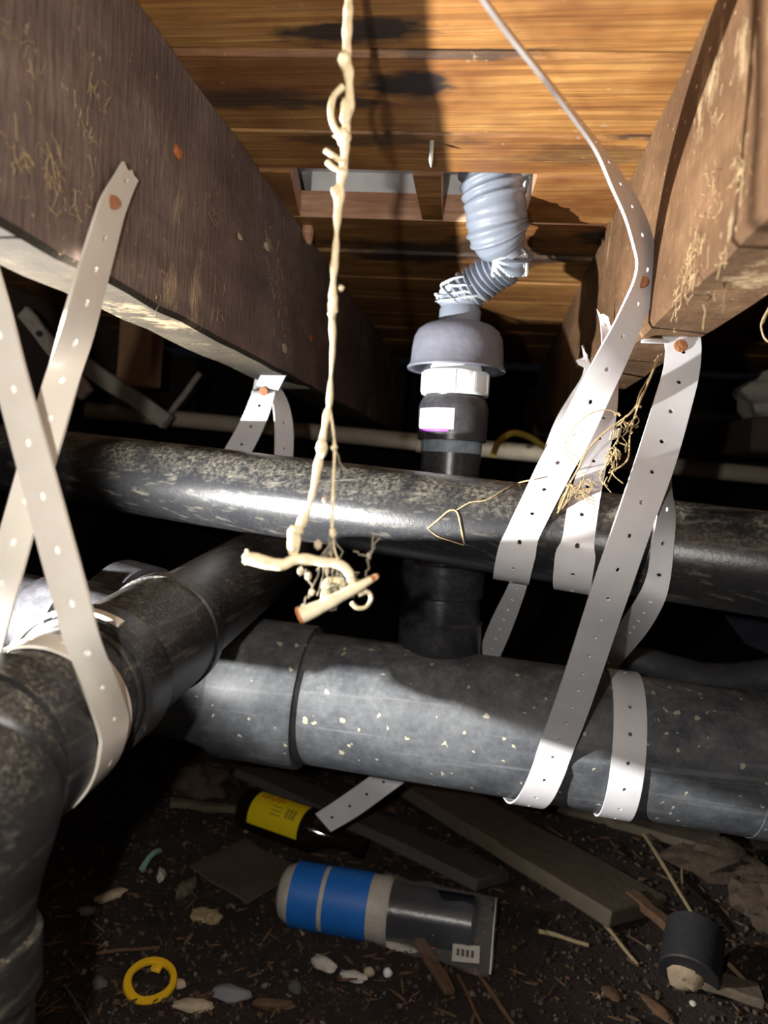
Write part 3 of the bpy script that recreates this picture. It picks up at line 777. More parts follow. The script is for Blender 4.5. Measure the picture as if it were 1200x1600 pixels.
punched(mk, t)
nail_head('nail', PX(175, 316, XL+.0045), Vector((.75, -.65, -.1)), .0033, t)
# crossing strap that spirals round the left branch
t = thing('pipe_strap', 'cream strap crossing in front on the left and wrapped round the branch pipe', 'strap', P(90, 850, .31))
sb = [E(-32, 400, .276, 25, -4), E(-6, 490, .276, 25, -4), E(19, 588, .276, 25, -5), E(53, 713, .276, 26, -6), E(90, 850, .276, 27, -6), E(116, 945, .278, 27, -6), E(133, 1010, .283, 27, -6, .003)]
gx = Vector((1, 0, 0))
sb += wrap(q_at(.309), qd, .0388, 10, -135, .001, -.003, HW, 9, gx)
o, mk = ribbon('strap_band', sb, M['strap_l'], t, .0228, .0016, .0017, True, 1.2)
punched(mk, t)
o, mk = ribbon('strap_wrap', wrap(q_at(.318), qd, .0358, 165, -140, 0, .011, .0085, 22, u0=gx), M['strap_l'], t, .0165, .0015)
ribbon('strap_wrap', wrap(q_at(.353), qd, .0412, 175, 60, -.001, .001, .0028, 10, u0=Vector((1, 0, 0))), M['strap_l'], t, holes=False, thick=.0022)
# small strap at the far end of the left joist
t = thing('pipe_strap', 'short white strap nailed under the far left joist end, dropping behind the upper pipe', 'strap', P(415, 600, .66))
ribbon('strap_band', [E(398, 606, .72, 3, -16), E(408, 607, .69, 14, -8), E(413, 612, .672, 17, 0), E(408, 628, .664, 18, 3), E(400, 650, .664, 18, 5), E(388, 676, .668, 18, 7), E(372, 705, .675, 18, 8), E(355, 735, .68, 18, 8)], M['strap'], t)
ribbon('strap_return', [E(426, 608, .678, 6, -6, .01), E(434, 622, .676, 10, -3, .01), E(440, 645, .672, 13, 0, .01), E(443, 680, .672, 14, 0, .01), E(442, 720, .676, 14, 0, .01)], M['strap'], t)
ribbon('strap_end', [E(432, 578, .668, 19, 2), E(426, 590, .664, 18, 3), E(418, 606, .664, 17, 4)], M['strap'], t, holes=False)
nail_head('nail', P(412, 611, .662), Vector((0, -1, -.2)), .0042, t)
# ------------------------------------------------------------------ hanging root-like string, twig and cobwebs
def lumpy(bm, pts, r, amp, seed, seg=8, per=7, mi=0):
    sp = spline(pts, per); rd = []
    for i, p in enumerate(sp):
        t = i/(len(sp)-1); base = r[0]+(r[1]-r[0])*t if isinstance(r, tuple) else r
        rd.append(max(.0003, base*(1+amp*(noise.noise(p*170+Vector((seed, 0, 0)))*1.5))))
    add_tube(bm, sp, rd, seg)
Ys = .305
def W(px, py, dy=0.0): return P(px, py, Ys+dy)
st = thing('hanging_string', 'pale lumpy string of dust and cobweb hanging from the boards to the twig', 'string', W(545, -20))
top = PZ(546, -120, H)
bm = bmesh.new()
lumpy(bm, [W(545, -170), W(546, -60), W(545, 0), W(543, 40), W(542, 80), W(545, 120), W(546, 160), W(541, 200), W(538, 250), W(532, 290), W(527, 340)], (.0021, .0016), .45, 1, 10)
lumpy(bm, [W(527, 338), W(525, 380), W(522, 420), W(520, 460), W(519, 500), W(520, 540), W(517, 590), W(514, 640)], (.0013, .0009), .5, 2, 8)
lumpy(bm, [W(514, 636), W(508, 665), W(502, 700), W(494, 745), W(484, 790), W(474, 812), W(466, 830)], (.0012, .0019), .45, 3, 9)
lumpy(bm, [W(516, 640), W(520, 670), W(523, 700), W(521, 745), W(520, 790), W(519, 828), W(523, 860), W(531, 880)], (.0007, .0006), .5, 4, 6)
link('strand', bm, M['fibre'], st)
bm = bmesh.new()
for (px, py, a, b, sd) in ((521, 475, 7, 19, 1), (519, 490, 6, 10, 6), (459, 845, 10, 22, 2), (466, 828, 8, 8, 3), (540, 95, 11, 16, 4), (535, 215, 13, 12, 5), (526, 300, 8, 10, 8), (502, 700, 8, 16, 9), (540, 175, 9, 22, 12), (520, 833, 6, 8, 15), (522, 699, 5, 6, 17), (533, 450, 4, 5, 22)):
    blob(bm, W(px, py, -.001), a*Ys/F, a*Ys/F, b*Ys/F, 0, .5, 2, 0, sd)
link('dust_clump', bm, M['fibre'], st, kind='stuff')
bm = bmesh.new()
lumpy(bm, [W(536, 135, -.003), W(522, 150, -.004), W(517, 170, -.005), W(519, 190, -.005), W(527, 205, -.004), W(540, 212, -.002)], .0013, .15, 6, 8)
lumpy(bm, [W(538, 255, -.003), W(520, 243, -.005), W(508, 235, -.005)], .0011, .1, 7, 8)
lumpy(bm, [W(540, 262, -.002), W(525, 264, -.005), W(511, 253, -.005)], .0011, .1, 8, 8)
link('curl', bm, M['fibre'], st)
bm = bmesh.new(); rr = random.Random(9)
def thread(a, b, sag=0.0, r=.00022, n=6):
    a, b = Vector(a), Vector(b)
    pts = [a.lerp(b, i/n) + Vector((rr.gauss(0, .0006), rr.gauss(0, .0006), -sag*math.sin(math.pi*i/n)+rr.gauss(0, .0004))) for i in range(n+1)]
    add_tube(bm, pts, r, 4, False)
for a, b in (((518, 835), (500, 890)), ((518, 835), (480, 935)), ((521, 832), (512, 925)), ((523, 835), (540, 915)), ((516, 840), (495, 930)), ((523, 700), (538, 742)), ((578, 870), (573, 905)), ((585, 835), (577, 880)), ((577, 870), (555, 862)), ((590, 838), (578, 872)),
             ((462, 870), (476, 890)), ((476, 890), (488, 925)), ((488, 925), (472, 945)), ((530, 885), (540, 930)), ((522, 880), (515, 930))):
    thread(W(*a), W(*b), 0, .00026)
for i in range(26):
    a = (rr.uniform(520, 560), rr.uniform(895, 935)); b = (a[0]+rr.uniform(-30, 30), a[1]+rr.uniform(-25, 25)); thread(W(*a, rr.uniform(-.004, .004)), W(*b, rr.uniform(-.004, .004)), 0, .00018)
link('cobweb', bm, M['web'], st, kind='stuff')
bm = bmesh.new()
for (px, py, a) in ((497, 851, 7), (470, 892, 6), (482, 900, 6), (487, 926, 5), (517, 865, 4), (576, 868, 5), (522, 760, 4), (511, 892, 5), (508, 780, 5)): blob(bm, W(px, py, .002), a*Ys/F, a*Ys/F, a*1.3*Ys/F, 0, .4, 1, 0, px)
link('caught_crumb', bm, M['bone'], st, kind='stuff')
tw = thing('twig', 'bright peeled twig stub dangling in cobweb at the end of the string', 'twig', W(528, 935))
bm = bmesh.new()
lumpy(bm, [W(468, 962, -.006), W(490, 953, -.005), W(520, 938, -.004), W(550, 922, -.002), W(575, 908, 0), (W(589, 900, .001))], (.0037, .0011), .12, 11, 14)
link('stem', bm, M['stick'], tw)
bm = bmesh.new(); a = W(467.5, 962.3, -.0061); d = (W(490, 953, -.005)-a).normalized()
add_tube(bm, [a-d*.0004, a, a+d*.0007, a+d*.0013], [.0030, .0037, .0038, .0032], 14)
link('broken_end', bm, M['tip'], tw, label='orange-brown broken end')
bm = bmesh.new(); a = W(580, 905, 0); b = W(591, 899, .001); add_tube(bm, [a, b], [.0015, .0009], 8)
link('twig_tip', bm, M['tip'], tw, label='orange-brown tip')
tw = thing('root_piece', 'curved pale root draped level across the string above the twig stub', 'root', W(460, 885))
bm = bmesh.new()
lumpy(bm, [W(383, 872), W(398, 874), W(420, 880), W(442, 882), W(458, 875), W(480, 874), W(505, 878), W(525, 880), W(540, 888), W(548, 902), W(551, 920)], (.0027, .0017), .25, 13, 10)
link('stem', bm, M['stick'], tw)
bm = bmesh.new()
lumpy(bm, [W(384, 872), W(386, 864, -.001), W(385, 858, -.001)], (.0016, .0006), .2, 14, 7); lumpy(bm, [W(386, 875), W(381, 880, -.001)], (.002, .001), .2, 15, 7)
link('root_stub', bm, M['stick'], tw)
tw = thing('root_curl', 'small pale root curl looped over the back of the twig stub', 'root', W(520, 920))
bm = bmesh.new()
lumpy(bm, [W(506, 938, .002), W(508, 920, .002), W(512, 909, .002), W(522, 906, .003), (W(533, 910, .003)), W(535, 920, .003)], .0014, .2, 16, 8)
lumpy(bm, [W(560, 930, .004), W(574, 925, .005), W(580, 935, .006), W(572, 948, .006), W(558, 950, .005), W(549, 942, .004)], .0009, .3, 17, 7)
link('stem', bm, M['fibre'], tw)
# dried rootlets caught between the right-hand straps
rn = thing('root_tangle', 'dry tan rootlet tangle caught between the right straps', 'roots', P(930, 700, .44))
bm = bmesh.new(); rr = random.Random(21)
def rline(pts, r=.0003, j=1.0):
    lumpy(bm, [P(x+rr.uniform(-j, j), y+rr.uniform(-j, j), Y) for x, y, Y in pts], r, .25, rr.random()*50, 5, 5)
Yt = .445
rline([(1030, 555, .475), (1012, 600, .46), (990, 640, Yt), (965, 660, Yt), (940, 680, Yt), (918, 705, Yt), (905, 730, Yt), (890, 755, Yt)], .0006)
rline([(1026, 560, .475), (1008, 608, .46), (999, 630, Yt), (992, 650, Yt), (985, 680, Yt), (980, 720, Yt), (950, 740, Yt)], .0005)
rline([(1034, 553, .475), (1020, 580, .47), (1002, 612, .455), (994, 633, Yt)], .0004)
rline([(964, 646, Yt), (950, 640, Yt), (925, 645, Yt), (900, 665, Yt), (885, 690, Yt), (890, 705, Yt), (902, 715, Yt)], .00028)
rline([(885, 690, Yt), (880, 700, Yt), (895, 722, Yt), (908, 726, Yt)], .00024)
rline([(890, 756, Yt), (880, 780, Yt), (871, 802, Yt)], .0007); rline([(890, 758, Yt), (886, 782, Yt), (872, 800, Yt)], .0004)
for i in range(34):
    x0, y0 = rr.uniform(948, 985), 0
    t0 = rr.random(); x0 = 990-42*t0+rr.uniform(-9, 9); y0 = 636+104*t0+rr.uniform(-8, 8)
    x1 = x0+rr.uniform(-14, 14); y1 = y0+rr.uniform(5, 28)
    rline([(x0, y0, Yt+rr.uniform(-.006, .006)), ((x0+x1)/2+rr.uniform(-9, 9), (y0+y1)/2, Yt+rr.uniform(-.006, .006)), (x1, y1, Yt)], rr.uniform(.0002, .0004))
for i in range(26):
    x0 = rr.uniform(890, 930); y0 = rr.uniform(745, 780)
    rline([(x0, y0, Yt), (x0+rr.uniform(-12, 12), y0+rr.uniform(-12, 10), Yt), (x0+rr.uniform(-14, 14), y0+rr.uniform(-10, 14), Yt)], rr.uniform(.0002, .00036))
for i in range(5): rline([(890+i*1.5, 757, Yt), (892-i*3, 775, Yt), (877-i, 795, Yt)], .0003)
for q in ((965, 646), (998, 634), (962, 708), (950, 712), (891, 757)): rline([(q[0]-5, q[1]+3, Yt), (q[0], q[1], Yt), (q[0]+4, q[1]+3, Yt)], .0009)
link('rootlets', bm, M['fibre_d'], rn, kind='stuff')
bm = bmesh.new(); c = P(962, 681, Yt-.003); rr = random.Random(2)
for i in range(4): add_box(bm, c+Vector((.0012*i-.002, 0, .0006*i)), Vector((.0011, .0002, .0002)), Vector((0, .0012, 0)), Vector((.0004, 0, .0024+.0004*(i % 2))), 0, .0003)
link('pale_scrap', bm, M['bone'], rn, label='pale papery scrap in the roots')
rt = thing('root_loop', 'thin tan root loop lying against the front of the upper pipe', 'root', P(700, 830, .5))
bm = bmesh.new()
Yl = .505
def ul(px, py):                                            # point just in front of the upper pipe along a pixel ray
    d = ray(px, py); best = None; Y = .40
    while Y < .62:
        p = d*(Y/d.y); q = p-UA; dist = (q-ud*q.dot(ud)).length
        if dist < UR+.0009: return p
        Y += .0006
    s = on_axis(UA, ud, px); return P(px, py, (UA+ud*s).y-UR*.4)
lumpy(bm, [ul(668, 826), ul(685, 812), ul(702, 798), ul(714, 800), ul(720, 822), ul(725, 850)], .0007, .3, 30, 6)
lumpy(bm, [ul(668, 826), ul(684, 838), ul(703, 845), ul(725, 852)], .0005, .3, 31, 6)
lumpy(bm, [ul(712, 798), ul(735, 785), ul(760, 781), ul(790, 764), ul(812, 754), P(836, 749, .474)], .0005, .3, 32, 6)
link('rootlet', bm, M['fibre_d'], rt)
rt = thing('hanging_root', 'thin dry root loop hanging at the right edge below the joist', 'root', P(1196, 490, .42))
bm = bmesh.new(); lumpy(bm, [P(1215, 440, .42), P(1203, 478, .42), P(1191, 502, .42), P(1190, 515, .42), P(1196, 530, .42), P(1212, 540, .42)], .0006, .3, 33, 6)
lumpy(bm, [P(1210, 470, .42), P(1198, 492, .42), P(1192, 506, .42)], .0004, .3, 34, 6)
link('rootlet', bm, M['fibre_d'], rt)
# ------------------------------------------------------------------ behind the pipes
fp = thing('water_pipe', 'thin old pale pipe running across the dark far behind the drains', 'pipe', P(600, 690, 1.1))
a, b = P(136, 641, 1.1), P(1290, 752, 1.14)
fd = (b-a).normalized(); fl = (b-a).length
profile('pipe_body', a, b, [(0, .011), (.001, .0127), (.0125, .0127)] + [(.05*i, .0127) for i in range(1, int(fl/.05))], M['farpipe'], fp, 24)
cp = a + fd*(fl*.47)
profile('pipe_joint', cp, b, [(0, .0127), (.001, .0150), (.03, .0150), (.031, .0127)], M['farpipe'], fp, 24)
c = tube('cable', spline([P(770, 712, 1.02), P(780, 690, 1.03), P(800, 677, 1.04), P(825, 682, 1.06), P(850, 698, 1.07), P(880, 720, 1.08)], 8), .0045, M['cable'], seg=10, label='dull yellow cable arching over the thin far pipe', cat='cable')
beam('timber_block', P(224, 500, 1.02), P(216, 606, 1.02), P(248, 560, 1.02)-P(222, 560, 1.02), Vector((0, .02, 0)), M['block'], None, .002, .0015, 3, label='upright brown timber block in the dark under the left joist', cat='timber')
b_ = beam('broken_lath', P(36, 486, .80), P(135, 620, .80), (P(92, 545, .80)-P(78, 560, .80))*.55, Vector((0, .004, 0)), M['lath'], None, .001, .003, 8, label='flaking pale lath slanting in the dark behind the left straps', cat='lath')
bm = bmesh.new(); cq = P(63, 522, .796); add_tube(bm, [cq, cq-Vector((0, .0035, 0))], [.0035, .0035], 12)
link('knot_hole', bm, M['ink'], b_, label='dark knot hole')
beam('grey_board', P(120, 560, .98), P(262, 660, .98), (P(196, 596, .98)-P(182, 616, .98))*.5, Vector((0, .008, 0)), M['lath'], None, .001, .002, 6, label='dim grey board slanting down behind the thin far pipe on the left', cat='board')
beam('thin_stick', P(313, 583, 1.06), P(262, 650, 1.06), (P(291, 616, 1.06)-P(286, 612, 1.06))*.6, Vector((0, .003, 0)), M['lath'], None, .001, .001, 4, label='thin pale stick leaning in the dark beside the brown timber block', cat='stick')
beam('timber_post', P(700, 610, 1.7), P(700, 1010, 1.7), Vector((.05, 0, 0)), Vector((0, .04, 0)), M['dark_timber'], None, .004, .003, 6, label='dark timber post standing behind the riser', cat='post')
bm = bmesh.new(); blob(bm, P(1212, 618, 1.0), .055, .05, .034, .3, .5, 3, 0, 5)
bmS = link('stone_block', bm, M['stone'], label='pale rough stone sitting on the ledge at the right edge', cat='stone')
bm = bmesh.new(); add_box(bm, P(1250, 672, 1.02)+Vector((.04, 0, -.012)), (.12, 0, 0), (0, .07, 0), (0, 0, .022), 0, .004)
bmesh.ops.subdivide_edges(bm, edges=bm.edges[:], cuts=3, use_grid_fill=True)
for v in bm.verts: v.co += Vector(noise.noise_vector(v.co*25))*.004
link('stone_ledge', bm, M['dark_timber'], label='dark ledge block under the pale stone at the right edge', cat='block')
dp = thing('rubber_hose', 'dusty black hose sagging behind the lower main at the right', 'hose', P(1080, 1048, .8))
pts = spline([P(968, 1028, .79), P(1000, 1034, .79), P(1050, 1052, .79), P(1110, 1064, .79), P(1170, 1062, .79), P(1240, 1050, .79), P(1330, 1030, .80)], 10)
tube('hose_body', pts, [.010+.0085*min(1, i/14) for i in range(len(pts))], M['rubber'], dp, 24, True, lambda i, a, r: r*(1+.10*noise.noise(Vector((i*.12, math.cos(a), math.sin(a))))))
bt = thing('plastic_sheet', 'dark blue-grey plastic sheet tilted in the gap at the right edge', 'sheet', P(1200, 990, .9))
bm = bmesh.new(); pa = [P(1132, 962, .9), P(1300, 985, .9), P(1300, 1060, .92), P(1215, 1028, .92), P(1165, 1006, .92)]
v0 = [bm.verts.new(q) for q in pa]; v1 = [bm.verts.new(q+Vector((0, .012, 0))) for q in pa]
bm.faces.new(v0); bm.faces.new(v1[::-1])
for i in range(5): bm.faces.new((v0[i], v1[i], v1[(i+1) % 5], v0[(i+1) % 5]))
bmesh.ops.recalc_face_normals(bm, faces=bm.faces)
link('sheet_body', bm, M['bluedark'], bt, smooth=None)
# ------------------------------------------------------------------ things lying on the ground
def PG(px, py, dz=0.0):
    q = PZ(px, py, ZF)
    for _ in range(6): q = PZ(px, py, ground_z(q.x, q.y)+dz)
    return q
def plank(name, px0, py0, px1, py1, hwm, th, mat, label, tilt=0.0, cat='plank'):
    a, b = PG(px0, py0, .012), PG(px1, py1, .012)
    d = (b-a).normalized(); s = d.cross(Vector((0, 0, 1))).normalized()
    sv = (s*math.cos(tilt)+Vector((0, 0, 1))*math.sin(tilt)); n = sv.cross(d)
    return beam(name, a, b, sv*hwm, n*th, mat, None, .0015, .002, 8, label=label, cat=cat)
plank('grey_plank', 395, 1205, 770, 1375, .035, .006, M['plank_g'], 'grey weathered plank lying behind the dark bottle', .25)
plank('tan_plank', 660, 1225, 1000, 1425, .050, .008, M['plank_t'], 'broad tan plank lying under the lower main, behind the clear bag', .15)
plank('tan_offcut', 880, 1250, 1120, 1320, .030, .006, M['plank_t'], 'dusty tan board end below the wrapped strap on the lower main', .05)
plank('wood_strip', 985, 1395, 1075, 1470, .007, .004, M['chip'], 'dull brown wood strip leading to the cut black pipe stub', 0, 'strip')
plank('brown_sliver', 655, 1470, 705, 1550, .006, .003, M['chip'], 'reddish brown wood sliver at the foot of the clear bag', .1, 'sliver')
plank('flat_card', 340, 1330, 430, 1385, .04, .0015, M['dark_timber'], 'dark flat square of board lying left of the blue-taped can', 0, 'board')
plank('wood_batten', 265, 1255, 370, 1265, .006, .004, M['plank_t'], 'dim tan batten lying below the coupling collar', 0, 'batten')
plank('wood_batten', 1095, 1528, 1190, 1560, .012, .004, M['plank_t'], 'tan wood end poking out right of the cut pipe stub', 0, 'batten')
def straw(px0, py0, px1, py1, r, label, mat='straw', lift=.003, name='straw'):
    a, b = PG(px0, py0, lift), PG(px1, py1, lift); bm = bmesh.new()
    lumpy(bm, [a, a.lerp(b, .35)+Vector((0, 0, .001)), a.lerp(b, .7), b], (r, r*.8), .15, px0*.1, 7)
    return link(name, bm, M[mat], label=label, cat='straw')
straw(1006, 1303, 1092, 1444, .0022, 'long pale straw running down to the cut black pipe stub', lift=.012)
straw(1140, 1508, 1215, 1590, .0024, 'pale straw running from the pipe stub to the lower right corner', lift=.006)
straw(932, 1430, 996, 1507, .0022, 'dull straw lying midway between the clear bag and the pipe stub')
straw(842, 1455, 920, 1477, .0022, 'short knobbly straw lying level right of the clear bag')
straw(742, 1515, 805, 1605, .0022, 'long brown stalk running off the bottom edge below the bag', 'chip')
straw(716, 1525, 752, 1600, .0016, 'thin brown stalk beside the long one below the bag', 'chip')
straw(1065, 1290, 1066, 1400, .0013, 'thin upright-looking straw right of the long pale straw', lift=.008)
straw(150, 1490, 250, 1480, .0016, 'thin brown stalk just above the yellow ring', 'chip')
straw(100, 1540, 140, 1600, .0010, 'dark thread-like stalk in the shadow left of the yellow ring', 'plank_g')
# dark bottle with yellow label
A, B = PG(384, 1262, .020), PG(498, 1318, .020); B.z = A.z; d = (B-A).normalized()
BL = (B-A).length; br = .0235
bo = thing('bottle', 'black glass bottle with a yellow label lying on its side under the strap tail', 'bottle', A)
ne = (PG(556, 1362, .016)-A).length
profile('bottle_body', A, B, [(0, br*.7), (.002, br*.93), (.005, br), (BL*.93, br), (BL*1.02, br*.86), (BL*1.12, br*.55), (BL*1.2, br*.42), (BL*1.45, br*.38), (BL*1.46, br*.47), (BL*1.53, br*.47), (BL*1.54, br*.3)], M['glass'], bo, 48)
side = d.cross(Vector((0, 0, 1))).normalized()
def cyl_patch(bm, A, d, s0, s1, a0, a1, r, n=10, mi=0):
    sd = d.cross(Vector((0, 0, 1))).normalized()
    if sd.y > 0: sd = -sd
    vs = []
    for i in range(n+1):
        a = math.radians(a0+(a1-a0)*i/n); e = sd*math.cos(a)+Vector((0, 0, 1))*math.sin(a)
        vs.append((bm.verts.new(A+d*s0+e*r), bm.verts.new(A+d*s1+e*r)))
    for p, q in zip(vs, vs[1:]): bm.faces.new((p[0], q[0], q[1], p[1])).material_index = mi
bm = bmesh.new(); cyl_patch(bm, A, d, BL*.20, BL*.86, -6, 100, br+.0004, 16)
lb = link('label', bm, M['ylabel'], bo, smooth=60, label='yellow paper label with faint red and dark print')
bm = bmesh.new()
for i in range(7): cyl_patch(bm, A, d, BL*(.27+.045*i), BL*(.29+.045*i), 74-4*(i % 2), 86+5*(i % 3), br+.0007, 3)
link('red_lettering', bm, M['red'], lb, smooth=None)
bm = bmesh.new()
for j in range(4):
    for i in range(3): cyl_patch(bm, A, d, BL*(.66+.045*i), BL*(.69+.045*i), 38+7*j, 42+7*j, br+.0007, 2)
for j in range(3): cyl_patch(bm, A, d, BL*.47, BL*.60, 36+11*j, 38+11*j, br+.0007, 2)
link('dark_print', bm, M['ink'], lb, smooth=None)
# blue-taped can with black nozzle in a clear bag
A, B = PG(440, 1392, .026), PG(735, 1432, .026); B.z = A.z; d = (B-A).normalized(); CL = (B-A).length; cr = .0285
cn = thing('canister', 'blue-taped pale canister with a blue-black end lying on the dirt', 'canister', A)
def frac(px):
    lo, hi = -.3, 1.5
    for _ in range(40):
        m = (lo+hi)/2
        if proj(A+d*CL*m)[0] < px: lo = m
        else: hi = m
    return lo*CL
profile('wrapped_body', A, B, [(0, cr*.6), (.004, cr*.82), (.012, cr*.95), (.02, cr), (frac(605), cr*1.01), (frac(612), cr*.9)], M['milky'], cn, 48)
profile('blue_tape', A+d*frac(462), B, [(0, cr), (.0001, cr+.0008), (frac(507)-frac(462), cr+.0009), (frac(507)-frac(462)+.0001, cr)], M['blue'], cn, 48, label='bright blue tape band')
profile('blue_tape', A+d*frac(514), B, [(0, cr), (.0001, cr+.0009), (frac(580)-frac(514), cr+.0012), (frac(580)-frac(514)+.0001, cr)], M['blue'], cn, 48, label='bright blue tape band')
profile('black_end', A+d*frac(604), B, [(0, cr*.85), (.001, cr*.92), (frac(660)-frac(604), cr*.86), (frac(738)-frac(604), cr*.84), (frac(742)-frac(604), cr*.7)], M['navy'], cn, 48, label='blue-black smooth end')
bg = thing('plastic_bag', 'clear crumpled plastic bag pulled over the dark end of the canister', 'bag', B)
bm = bmesh.new(); n = 26; m = 44; rows = []
sd = d.cross(Vector((0, 0, 1))).normalized()
if sd.y > 0: sd = -sd
b0, b1 = frac(596), frac(772)
for i in range(n+1):
    t = i/n; s = b0+(b1-b0)*t; row = []
    for j in range(m):
        a = 2*math.pi*j/m
        rx = cr*(1.1+.75*t); rz = cr*(1.12-.45*t)
        nzv = noise.noise(Vector((t*6, math.cos(a)*2, math.sin(a)*2+4)))
        e = sd*(math.cos(a)*rx) + Vector((0, 0, math.sin(a)*rz))
        q = A + d*(s+.006*nzv*t) + e*(1+.12*nzv) + sd*(.012*t)
        q.z = max(q.z, ground_z(q.x, q.y)+.003)
        row.append(bm.verts.new(q))
    rows.append(row)
for a_, b_ in zip(rows, rows[1:]):
    for j in range(m): bm.faces.new((a_[j], a_[(j+1) % m], b_[(j+1) % m], b_[j]))
link('bag_film', bm, M['bag'], bg, smooth=180)
bm = bmesh.new(); add_tube(bm, [v for v in [A + d*b1 + sd*(cr*1.85*math.cos(x)+.012) + Vector((0, 0, cr*.66*math.sin(x))) for x in [k*math.pi/14 for k in range(0, 15)]]], .0009, 5)
for v in bm.verts: v.co.z = max(v.co.z, ground_z(v.co.x, v.co.y)+.002)
link('bag_edge', bm, M['milky'], bg, label='whitish sealed edge of the bag')
bm = bmesh.new(); q = PG(728, 1490, .010); add_box(bm, q, Vector((.012, .001, 0)), Vector((0, .006, .004)), Vector((0, -.0002, .0003)))
link('bag_label', bm, M['scrapw'], bg, smooth=None, label='small pale printed label on the bag')
bm = bmesh.new()
for i in range(4): add_box(bm, q+Vector((-.007+.0042*i, -.0004, .0006)), Vector((.0012, 0, 0)), Vector((0, .0024, .0016)), Vector((0, -.0001, .0002)))
link('bag_print', bm, M['ink'], bg, smooth=None)
# small debris
def scrap(name, px, py, rx, ry, rz, rot, mat, label, cat, rough=.35, sub=3):
    q = PG(px, py, rz*.6); bm = bmesh.new(); blob(bm, q, rx, ry, rz, rot, rough, sub, 0, px)
    return link(name, bm, M[mat], label=label, cat=cat)
q = PG(235, 1532, .0075)
yr = thing('plastic_ring', 'bright yellow plastic ring with an inner tab lying on the dirt', 'ring', q)
bm = bmesh.new(); R0, r0 = .0188, .0036; tiltm = Matrix.Rotation(.12, 3, 'Y') @ Matrix.Rotation(.22, 3, 'X')
sec = [(-r0*.8, -.002), (r0*.6, -.002), (r0*.8, 0), (r0*.5, .002), (-r0*.7, .002), (-r0, 0)]; rings = []
for i in range(48):
    a = 2*math.pi*i/48; thick = 1.0+.45*max(0, math.cos(a+2.3))**6+.45*max(0, math.cos(a+.85))**6
    rings.append([bm.verts.new(q + tiltm @ Vector(((R0+u*(thick if u < 0 else 1))*math.cos(a), (R0+u*(thick if u < 0 else 1))*math.sin(a), z))) for u, z in sec])
for i in range(48):
    for k_ in range(6): bm.faces.new((rings[i][k_], rings[(i+1) % 48][k_], rings[(i+1) % 48][(k_+1) % 6], rings[i][(k_+1) % 6]))
bmesh.ops.recalc_face_normals(bm, faces=bm.faces)
link('ring_body', bm, M['yellow'], yr, smooth=50)
bm = bmesh.new(); add_box(bm, q + tiltm @ Vector((-.0005, .0135, 0)), tiltm @ Vector((.0042, 0, 0)), tiltm @ Vector((0, .0045, 0)), Vector((0, 0, .0016)), 0, .0006)
link('ring_tab', bm, M['yellow'], yr)
tq = PG(238, 1340, .006); tt = thing('plastic_scrap', 'pale teal curved plastic scrap near the shadow edge', 'scrap', tq); bm = bmesh.new()
pts = spline([PG(222, 1358, .004), PG(232, 1342, .009), PG(243, 1332, .010), PG(252, 1330, .006)], 6)
add_tube(bm, pts, [.0062-.0040*i/(len(pts)-1) for i in range(len(pts))], 10, True, lambda i, a, r: r*(1 if abs(math.sin(a)) < .5 else .55))
link('scrap_body', bm, M['teal'], tt)
scrap('paper_scrap', 252, 1366, .0045, .010, .005, .3, 'scrapw', 'crumpled off-white paper bit right below the teal scrap', 'scrap', .6)
scrap('bark_piece', 172, 1400, .006, .016, .004, -.7, 'bone', 'pale bark piece lying at the edge of the shadow', 'bark')
scrap('grey_pebble', 136, 1424, .007, .006, .004, .4, 'slate', 'grey pebble lying in the shadow left of the bark piece', 'pebble')
scrap('lint_clump', 322, 1432, .012, .010, .006, 0, 'straw', 'fluffy tan lint clump in the middle of the dirt', 'lint', .8)
scrap('lint_clump', 292, 1388, .009, .010, .006, 0, 'plank_t', 'smaller dull lint clump above the fluffy tan one', 'lint', .8)
scrap('wood_chip', 303, 1571, .016, .0065, .004, .15, 'bone', 'pale oval chip at the bottom edge right of the yellow ring', 'chip')
scrap('flat_stone', 358, 1553, .018, .008, .006, .1, 'slate', 'flat blue-grey stone above right of the pale oval chip', 'stone')
scrap('wood_chip', 428, 1569, .018, .005, .004, .05, 'chip', 'reddish brown chip lying level at the bottom edge', 'chip')
scrap('plaster_piece', 505, 1505, .0135, .0065, .005, -.55, 'scrapw', 'dirty white plaster piece below the blue-taped canister', 'plaster')
scrap('plaster_piece', 551, 1526, .013, .0045, .004, -.1, 'scrapw', 'thin whitish sliver right of the dirty plaster piece', 'plaster')
scrap('pebble', 606, 1520, .0042, .0042, .004, 0, 'white', 'small bright white pebble right of the whitish sliver', 'pebble', .2, 2)
scrap('pebble', 577, 1519, .0052, .0045, .004, 0, 'bone', 'small tan pebble beside the bright white one', 'pebble', .2, 2)
scrap('pebble', 155, 1536, .007, .006, .005, 0, 'plank_g', 'dull grey pebble left of the yellow ring', 'pebble', .3, 2)
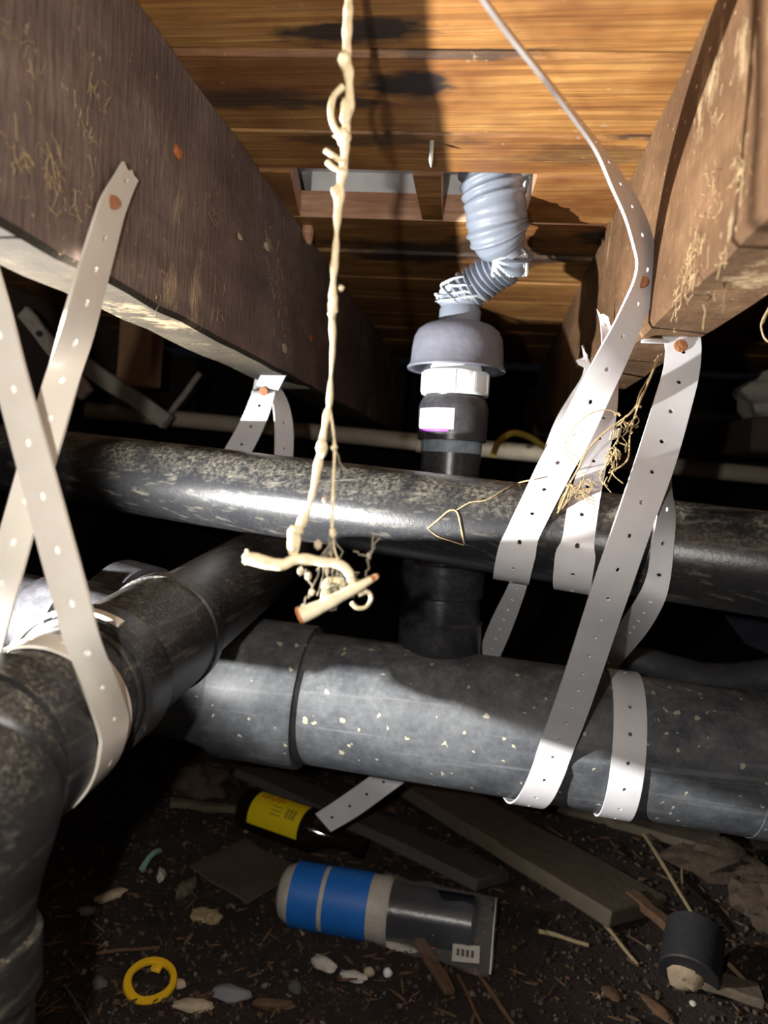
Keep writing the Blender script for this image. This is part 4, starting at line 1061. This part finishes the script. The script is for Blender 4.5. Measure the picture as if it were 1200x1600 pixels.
scrap('pebble', 282, 1538, .0045, .0042, .004, 0, 'bone', 'small pale pebble just right of the yellow ring', 'pebble', .3, 2)
scrap('pebble', 460, 1542, .006, .006, .005, 0, 'plank_g', 'grey-brown pebble above the reddish brown chip', 'pebble', .3, 2)
scrap('paper_strip', 625, 1480, .018, .005, .003, -.2, 'scrapw', 'whitish strip lying between the canister and the brown sliver', 'scrap')
scrap('red_scrap', 680, 1470, .0105, .006, .006, -.2, 'pink', 'crimson scrap peeking out below the dark end of the canister', 'scrap', .6)
scrap('leaf_scrap', 955, 1552, .007, .009, .002, .3, 'chip', 'small brown dry leaf below the dull straw', 'leaf')
scrap('wood_chip', 1030, 1578, .006, .016, .003, .5, 'chip', 'brown sliver chip at the bottom edge below the pipe stub', 'chip')
scrap('pebble', 1083, 1569, .0035, .0035, .003, 0, 'scrapw', 'tiny pale pebble just below the pipe stub', 'pebble', .2, 2)
scrap('earth_lump', 310, 1225, .035, .03, .02, 0, 'earth', 'dull brown lump of earth behind the coupling collar', 'lump', .6)
scrap('earth_lump', 1120, 1345, .05, .03, .018, 0, 'earth', 'rubbly tan earth lump under the right end of the lower main', 'lump', .7)
scrap('earth_lump', 1190, 1410, .03, .04, .022, 0, 'earth', 'brown earth lump at the right edge above the last straw', 'lump', .7)
# cut black pipe stub with a clay plug
q = PG(1076, 1525, .025); d = Vector((.30, .78, .42)).normalized()
sb_ = thing('pipe_stub', 'short cut black pipe stub with a tan plug on the dirt at lower right', 'pipe', q)
bm = bmesh.new(); add_tube(bm, [q, q-d*.0001, q+d*.001, q+d*.042, q+d*.043, q+d*.041], [.0205, .0235, .0245, .0245, .0235, .018], 36, False)
add_tube(bm, [q, q+d*.03], [.0205, .0205], 36, False)
bmesh.ops.recalc_face_normals(bm, faces=bm.faces); link('stub_body', bm, M['stub'], sb_)
bm = bmesh.new(); blob(bm, q+d*.006+Vector((.001, 0, -.004)), .0165, .012, .014, 0, .4, 3, 0, 2); link('clay_plug', bm, M['clay'], sb_, label='tan clay plug')
